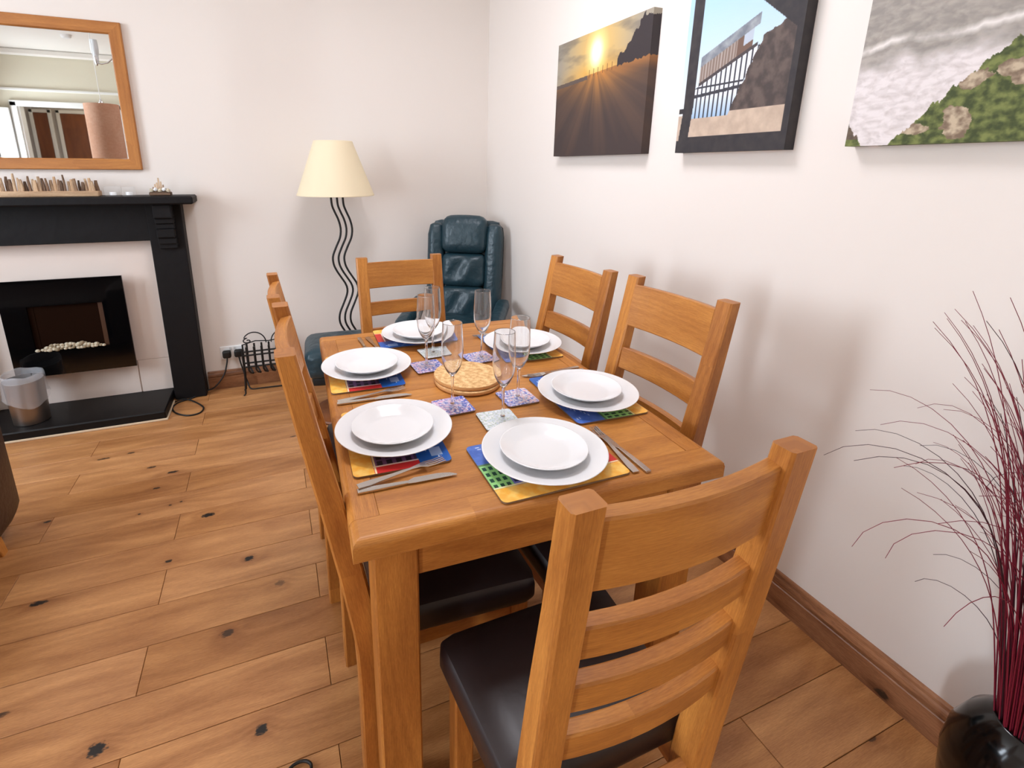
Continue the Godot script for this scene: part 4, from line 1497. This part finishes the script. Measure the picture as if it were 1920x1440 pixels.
func stilts_tex() -> ImageTexture:
	var W := 256
	var H := 386
	var im := Image.create(W, H, false, Image.FORMAT_RGB8)
	var n := fn(6, 0.5, 6)
	for j in H:
		for i in W:
			var u := i / float(W)
			var v := j / float(H)
			var k := n.get_noise_2d(u * 20.0, v * 26.0)
			var dark := Color8(47, 44, 48).lerp(Color8(60, 55, 56), clampf(0.5 + k, 0, 1))
			var c := Color8(170, 204, 234).lerp(Color8(226, 232, 236), clampf((v - 0.3) * 2.2, 0, 1))
			if v > 0.78:
				c = Color8(206, 184, 164).lerp(Color8(186, 164, 146), clampf(0.5 + k, 0, 1))
			# the building: grey sloping roof, boarded walls, dark deck, legs
			var roof := 0.52 - (u - 0.22) * 0.27
			var hx := 0.69 - (v - 0.51) * 0.68
			if u > 0.2 and u < 0.66:
				if v > roof and v < roof + 0.045:
					c = Color8(116, 122, 132).lerp(Color8(160, 164, 170), clampf(0.5 + k, 0, 1))
				elif v >= roof + 0.045 and v < roof + 0.115 and u < 0.62:
					c = Color8(134, 116, 106) if int(u * 120) % 3 else Color8(172, 160, 154)
					if u > 0.5:
						c = Color8(112, 88, 76)
					if u > 0.55 and v < roof + 0.09:
						c = Color8(180, 190, 204)
				elif v >= roof + 0.115 and v < roof + 0.13:
					c = Color8(72, 64, 66)
			if u > 0.14 and v >= roof + 0.13 and v < 0.8 and u < hx:
				c = Color8(226, 230, 238).lerp(Color8(150, 182, 214), clampf((v - 0.7) * 9.0, 0, 1))
				if int(u * 256) % 10 < 3 or absf(v - 0.70 + (u - 0.14) * 0.04) < 0.007 or absf(v - 0.66) < 0.004:
					c = Color8(58, 58, 66)
			# headland
			if u > hx + 0.02 * k and v > 0.5 - (u - 0.69) * 0.28 + 0.015 * k and v < 0.78 and u > 0.5:
				c = Color8(72, 62, 60).lerp(Color8(100, 86, 80), clampf(0.5 + k * 1.5, 0, 1))
			# the timbers that frame the view
			if u > 0.354 + (v - 0.2) * 1.9 and u < 0.587 + (v - 0.2) * 2.75 and v > 0.02 and v < 0.56 or v <= 0.02 and u < 0.2:
				c = dark
			var lean := 0.035 * clampf((v - 0.75) * 4, 0, 1)
			if u > 0.08 - lean and u < 0.172 - lean:
				c = dark
			if u > 0.915 and v > 0.34:
				c = dark
			if u < 0.09 and v > 0.745 and (absf(v - 0.76) < 0.012 or u < 0.02 or v > 0.9):
				c = dark
			if v > 0.885 and v < 0.985 and u > 0.1:
				c = dark
			im.set_pixel(i, j, c)
	return ImageTexture.create_from_image(im)


func surf_tex() -> ImageTexture:
	var W := 512
	var H := 396
	var im := Image.create(W, H, false, Image.FORMAT_RGB8)
	var n := fn(12, 1.0, 6)
	var m := fn(17, 1.0, 5)
	for j in H:
		for i in W:
			var u := i / float(W)
			var v := j / float(H)
			var k := n.get_noise_2d(u * 6.0, v * 7.0)
			var f := n.get_noise_2d(u * 22.0 + k * 1.0, v * 30.0)
			var c := Color8(146, 140, 134).lerp(Color8(172, 164, 156), clampf(0.5 + f * 0.9 + k * 0.4, 0, 1))
			var shore := 0.58 - 0.1 * u + 0.05 * n.get_noise_2d(u * 4.0, 2.0)
			var foam := smoothstep(shore + 0.02, shore + 0.12, v + k * 0.06)
			c = c.lerp(Color8(230, 222, 222).lerp(Color8(196, 186, 184), clampf(0.25 + f * 0.9, 0, 1)), clampf(foam, 0, 1))
			var line := absf(v - shore)
			if line < 0.022:
				c = c.lerp(Color8(232, 226, 222), clampf(1.0 - line / 0.022, 0, 1) * clampf(0.85 + k, 0, 1))
			var edge := 1.02 - 0.42 * smoothstep(0.06, 0.5, u) - 0.25 * maxf(u - 0.45, 0.0) + 0.025 * m.get_noise_2d(u * 22.0, 1.0) + 0.012 * m.get_noise_2d(u * 90.0, 7.0)
			if u < 0.09:
				edge = minf(edge, 0.8 + u * 1.7 + 0.02 * m.get_noise_2d(u * 60.0, 4.0))
			if v > edge:
				var gr := m.get_noise_2d(u * 26.0, v * 22.0)
				var g := Color8(62, 72, 36).lerp(Color8(122, 130, 72), clampf(0.5 + gr * 1.2, 0, 1))
				if u < 0.08 and v < 0.93:
					g = Color8(84, 72, 62).lerp(Color8(112, 94, 78), clampf(0.5 + gr, 0, 1))
				var r := m.get_noise_2d(u * 10.0 + 4.0, v * 9.0)
				for q in [[0.335, 0.88, 0.045, 0.06], [0.37, 0.735, 0.035, 0.035], [0.47, 0.72, 0.05, 0.045], [0.24, 0.9, 0.05, 0.02], [0.62, 0.6, 0.06, 0.06], [0.8, 0.55, 0.07, 0.07], [0.7, 0.8, 0.06, 0.05]]:
					var dd: float = pow((u - q[0]) / q[2], 2) + pow((v - q[1]) / q[3], 2)
					if dd + r * 1.6 < 0.9:
						g = Color8(196, 178, 152).lerp(Color8(122, 102, 84), clampf(0.3 + gr * 1.3 + dd * 0.35, 0, 1))
				c = g
			im.set_pixel(i, j, c)
	return ImageTexture.create_from_image(im)


# ------------------------------------------------------------------ vase and grass
func build_vase() -> void:
	var at := Vector3(-0.15, 0, 3.13)
	var o := part("vase", mb().lathe([[0.001, 0.0], [0.06, 0.0], [0.068, 0.006], [0.088, 0.06], [0.108, 0.13], [0.1155, 0.2], [0.1115, 0.255], [0.092, 0.31], [0.07, 0.336], [0.062, 0.342], [0.0595, 0.346], [0.056, 0.343], [0.06, 0.33], [0.085, 0.3], [0.1, 0.2], [0.07, 0.06], [0.001, 0.03]], Vector3.ZERO, 56), M.black_gloss, self)
	o.position = at
	tag(o, "round glossy black floor vase holding red grass by the wall", "vase")
	var g := thing("dried_grass", "tall bundle of dyed burgundy dried grass standing in the black vase", "dried grass", at)
	var rng := RandomNumberGenerator.new()
	rng.seed = 64
	for k in 296:
		var a := rng.randf() * TAU
		var r0 := 0.045 * sqrt(rng.randf())
		var stray := k % 4 == 0
		var h := rng.randf_range(0.7, 1.06) if not stray else rng.randf_range(0.5, 0.95)
		var spread := rng.randf_range(0.0, 0.12) if not stray else rng.randf_range(0.1, 0.34)
		var droop := rng.randf_range(0.05, 0.55) if not stray else rng.randf_range(0.5, 2.1)
		var dir := Vector3(cos(a), 0, sin(a))
		var side := dir.cross(Vector3.UP) * rng.randf_range(-0.5, 0.5)
		var pts := PackedVector3Array()
		var rad := []
		var p := Vector3(cos(a) * r0 * 0.6, 0.16, sin(a) * r0 * 0.6)
		var n := 24
		for i in n:
			pts.append(p)
			var t := i / float(n - 1)
			rad.append(lerpf(0.0017, 0.0005, t))
			var bend := 0.02 + r0 * 2.4 + spread * 1.5 * t * t + droop * 1.5 * pow(maxf(t - 0.45, 0.0) / 0.55, 2.2)
			var stepv := Vector3.UP * cos(bend) + (dir + side * t).normalized() * sin(bend)
			p += (stepv + Vector3(-0.045, 0, -0.022)) * (h / (n - 1))
			p.x = minf(p.x, -0.012 - at.x)
		part("stem", mb().tube(pts, rad, 5, false), M.grass_red if k % 6 else M.grass_dark, g)


# ------------------------------------------------------------------ small things
func build_sofa() -> void:
	var o := thing("sofa", "brown leather sofa end with a wooden foot at the left edge", "sofa", Vector3(-3.0, 0, 1.62))
	var L: Material = M.sofa_leather
	part("arm", mb().pad(Vector3(0.43, 0.29, 0.0), Vector3(0.2, 0.46, 0.98), 0.06, 0.01, 14), L, o)
	part("arm", mb().pad(Vector3(-1.03, 0.29, 0.0), Vector3(0.2, 0.46, 0.98), 0.06, 0.01, 12), L, o)
	part("seat", mb().pad(Vector3(-0.3, 0.26, -0.03), Vector3(1.26, 0.34, 0.86), 0.05, 0.02, 12), L, o)
	part("backrest", mb().pad(Vector3(-0.3, 0.42, 0.42), Vector3(1.26, 0.66, 0.2), 0.07, 0.0, 12), L, o)
	for sx in [0.47, -1.05]:
		for sz in [-0.3, 0.38]:
			part("foot", wb().loft([MB.ring(Vector3(sx + 0.025, 0.0, sz), Vector3.RIGHT, Vector3.FORWARD, 0.018, 0.018, 0.003), MB.ring(Vector3(sx, 0.075, sz), Vector3.RIGHT, Vector3.FORWARD, 0.028, 0.028, 0.003)]), M.oak, o)


func build_socket_and_cables() -> void:
	var o := thing("wall_socket", "white double wall socket beside the fireplace", "socket", Vector3(-1.765, 0.238, 0.0))
	part("plate", mb().box(Vector3(0, 0, 0.005), Vector3(0.146, 0.088, 0.01), 0.003), M.plastic_white, o)
	for sg in [-1, 1]:
		part("switch", mb().box(Vector3(sg * 0.012, 0.028, 0.0115), Vector3(0.012, 0.018, 0.005), 0.001), M.switch_grey, o)
	for k in 2:
		var x := -1.800 + k * 0.068
		var p := thing("plug", ["black plug in the left outlet of the wall socket", "black plug in the right outlet of the wall socket, by the iron rack"][k], "plug", Vector3(x, 0.236, 0.0115), 0.0, "plugs in the wall socket")
		part("body", mb().pad(Vector3(0, 0, 0.017), Vector3(0.05, 0.05, 0.034), 0.012, 0.0, 8), M.rubber, p)
		var pts := PackedVector3Array()
		var way: Array
		if k == 0:
			way = [[0.0, -0.02, 0.02], [-0.006, -0.06, 0.03], [-0.03, -0.13, 0.045], [-0.09, -0.2, 0.05], [-0.15, -0.218, 0.055], [-0.215, -0.2312, 0.1], [-0.285, -0.2312, 0.14], [-0.306, -0.2312, 0.21], [-0.275, -0.2312, 0.29], [-0.21, -0.2312, 0.345], [-0.15, -0.2312, 0.335], [-0.135, -0.2312, 0.27], [-0.175, -0.2312, 0.19], [-0.235, -0.226, 0.125], [-0.275, -0.2312, 0.10], [-0.305, -0.2312, 0.125]]
		else:
			way = [[0.0, -0.02, 0.02], [0.006, -0.06, 0.028], [0.018, -0.12, 0.035], [0.035, -0.19, 0.05], [0.055, -0.2312, 0.08], [0.12, -0.2312, 0.09], [0.3, -0.2312, 0.1]]
		var c := Curve3D.new()
		for w in way:
			c.add_point(Vector3(w[0], w[1], w[2]))
		for i in range(1, c.point_count - 1):
			var d := (c.get_point_position(i + 1) - c.get_point_position(i - 1)) / 6.0
			c.set_point_in(i, -d)
			c.set_point_out(i, d)
		c.bake_interval = 0.015
		part("cable", mb().tube(c.get_baked_points(), 0.0046, 8), M.rubber, p)
	# a curl of black lead on the boards near the bottom edge of the picture
	var pts2 := PackedVector3Array()
	for i in 26:
		var a := i / 25.0 * TAU * 1.2
		pts2.append(Vector3(cos(a) * 0.022 + i * 0.0012, 0.004 + 0.006 * i / 25.0, sin(a) * 0.018))
	var q := part("cable_curl", mb().tube(pts2, 0.0038, 8), M.rubber, self)
	q.position = Vector3(-1.535, 0, 2.45)
	tag(q, "curl of black cable lying on the floorboards at the bottom edge", "cable")


func build_iron_rack() -> void:
	var o := thing("iron_rack", "small black wrought iron rack with scrolled top beside the socket", "rack", Vector3(-1.545, 0, 0.17))
	var I: Material = M.iron
	var L := 0.155
	for z in [-0.07, 0.0]:
		for y in [0.262, 0.186]:
			part("rail", mb().tube(PackedVector3Array([Vector3(-L, y, z), Vector3(L, y, z)]), 0.0058, 8), I, o)
		for k in 7:
			var x := -L + 0.025 + k * (2 * L - 0.03) / 6.5
			part("bar", mb().tube(PackedVector3Array([Vector3(x, 0.315, z), Vector3(x, 0.2, z), Vector3(x + 0.002, 0.165, z + 0.004), Vector3(x + 0.01, 0.142, z - 0.01), Vector3(x + 0.024, 0.13, -0.03)]), 0.0058, 8), I, o)
	for sx in [-1, 1]:
		for z in [-0.075, 0.008]:
			part("leg", mb().tube(PackedVector3Array([Vector3(sx * L, 0.31, z), Vector3(sx * L, 0.12, z), Vector3(sx * (L + 0.006), 0.012, z + 0.003), Vector3(sx * (L + 0.018), 0.004, z + 0.006)]), 0.005, 8), I, o)
	# scrolled top at the back: two mirrored S scrolls
	for sg in [-1, 1]:
		var pts := PackedVector3Array()
		for i in 30:
			var t := i / 29.0
			if t < 0.55:
				var a := PI - t / 0.55 * PI * 0.86
				pts.append(Vector3(sg * (0.085 + cos(a) * 0.07) * -1.0, 0.312 + sin(a) * 0.075, -0.07))
			else:
				var k := (t - 0.55) / 0.45
				var a2 := k * TAU * 1.1
				var r := 0.03 * (1.0 - k * 0.75)
				pts.append(Vector3(sg * -(0.122 + sin(a2) * r - 0.0), 0.345 + cos(a2) * r * 0.6 - 0.012, -0.07))
		part("scroll", mb().tube(pts, 0.0038, 6), I, o)
	part("top_bar", mb().tube(PackedVector3Array([Vector3(-L, 0.31, -0.07), Vector3(-L * 0.5, 0.33, -0.07), Vector3(0, 0.322, -0.07), Vector3(L * 0.5, 0.33, -0.07), Vector3(L, 0.31, -0.07)]), 0.0035, 6), I, o)


func build_bin() -> void:
	var o := thing("waste_bin", "small brushed metal waste bin with a clear bag on the hearth", "bin", Vector3(-2.765, 0.0535, 0.225))
	part("body", mb().lathe([[0.001, 0.0], [0.076, 0.0], [0.079, 0.003], [0.086, 0.235], [0.088, 0.24], [0.084, 0.24], [0.077, 0.01], [0.001, 0.006]], Vector3.ZERO, 40), M.brushed, o)
	# the bag: rises over the rim and hangs down outside in folds
	var rows := []
	var prof := [[0.08, 0.05], [0.082, 0.2], [0.084, 0.262], [0.082, 0.272], [0.088, 0.276], [0.092, 0.262], [0.093, 0.22], [0.095, 0.17], [0.1, 0.125]]
	for i in prof.size():
		var r := PackedVector3Array()
		for k in 72:
			var a := TAU * k / 72
			var f := sin(a * 9 + i * 0.4) * 0.5 + sin(a * 17 + 1.0) * 0.3
			var amp := 0.0005 * i
			var y: float = prof[i][1] + (0.004 * sin(a * 3 + 1.0) + 0.002 * sin(a * 7) if i > 1 else 0.0) + (0.022 * sin(a * 2 + 0.6) if i == 8 else 0.0)
			r.append(Vector3(cos(a) * (prof[i][0] + f * amp), y, -sin(a) * (prof[i][0] + f * amp)))
		rows.append(r)
	part("bin_bag", mb().grid(rows, true), M.bin_bag, o, "clear plastic bag hanging over the rim")


func build_pendants() -> void:
	# seen only in the mirror: a drum pendant and a glass-armed ceiling light
	var o := thing("drum_pendant", "pale drum pendant lamp hanging in the room, seen in the mirror", "pendant lamp", Vector3(-2.71, 0, 2.0))
	part("lamp_shade", mb().lathe([[0.124, 1.45], [0.126, 1.45], [0.126, 1.89], [0.124, 1.89], [0.123, 1.88], [0.123, 1.46], [0.124, 1.45]], Vector3.ZERO, 40), M.drum_shade, o)
	part("cord", mb().tube(PackedVector3Array([Vector3(0, 1.86, 0), Vector3(0, CEIL, 0)]), 0.0025, 6), M.plastic_white, o)
	part("lamp_holder", mb().lathe([[0.001, 1.84], [0.018, 1.84], [0.018, 1.9], [0.006, 1.93], [0.001, 1.93]], Vector3.ZERO, 16), M.chrome, o)
	o = thing("ceiling_light", "chrome ceiling light with glass tulip shades, seen in the mirror", "ceiling light", Vector3(-2.52, 0, 2.5))
	part("ceiling_rose", mb().lathe([[0.001, CEIL - 0.03], [0.05, CEIL - 0.03], [0.06, CEIL]], Vector3.ZERO, 24), M.chrome, o)
	part("rod", mb().tube(PackedVector3Array([Vector3(0, CEIL - 0.02, 0), Vector3(0, 2.36, 0)]), 0.008, 10), M.chrome, o)
	for k in 3:
		var b := Basis(Vector3.UP, TAU * k / 3)
		var pts := PackedVector3Array()
		for p in [[0.0, 2.44], [-0.06, 2.42], [-0.14, 2.35], [-0.2, 2.295], [-0.25, 2.28], [-0.285, 2.29]]:
			pts.append(b * Vector3(p[0], p[1], 0))
		part("arm", mb().tube(pts, 0.006, 8), M.chrome, o)
		part("tulip_shade", mb().lathe([[0.006, 2.3], [0.018, 2.33], [0.03, 2.38], [0.032, 2.43], [0.028, 2.48], [0.026, 2.48], [0.03, 2.43], [0.004, 2.33]], b * Vector3(-0.285, 0, 0), 20), M.tulip, o)
		part("cup", mb().lathe([[0.001, 2.262], [0.008, 2.268], [0.02, 2.3], [0.022, 2.345], [0.02, 2.345], [0.001, 2.3]], b * Vector3(-0.285, 0, 0), 16), M.chrome, o)
	o = thing("smoke_detector", "small white smoke detector on the ceiling, seen in the mirror", "smoke detector", Vector3(-3.42, CEIL, 4.1))
	part("body", mb().lathe([[0.001, -0.035], [0.04, -0.033], [0.05, -0.02], [0.052, 0.0]], Vector3.ZERO, 24), M.plastic_white, o)
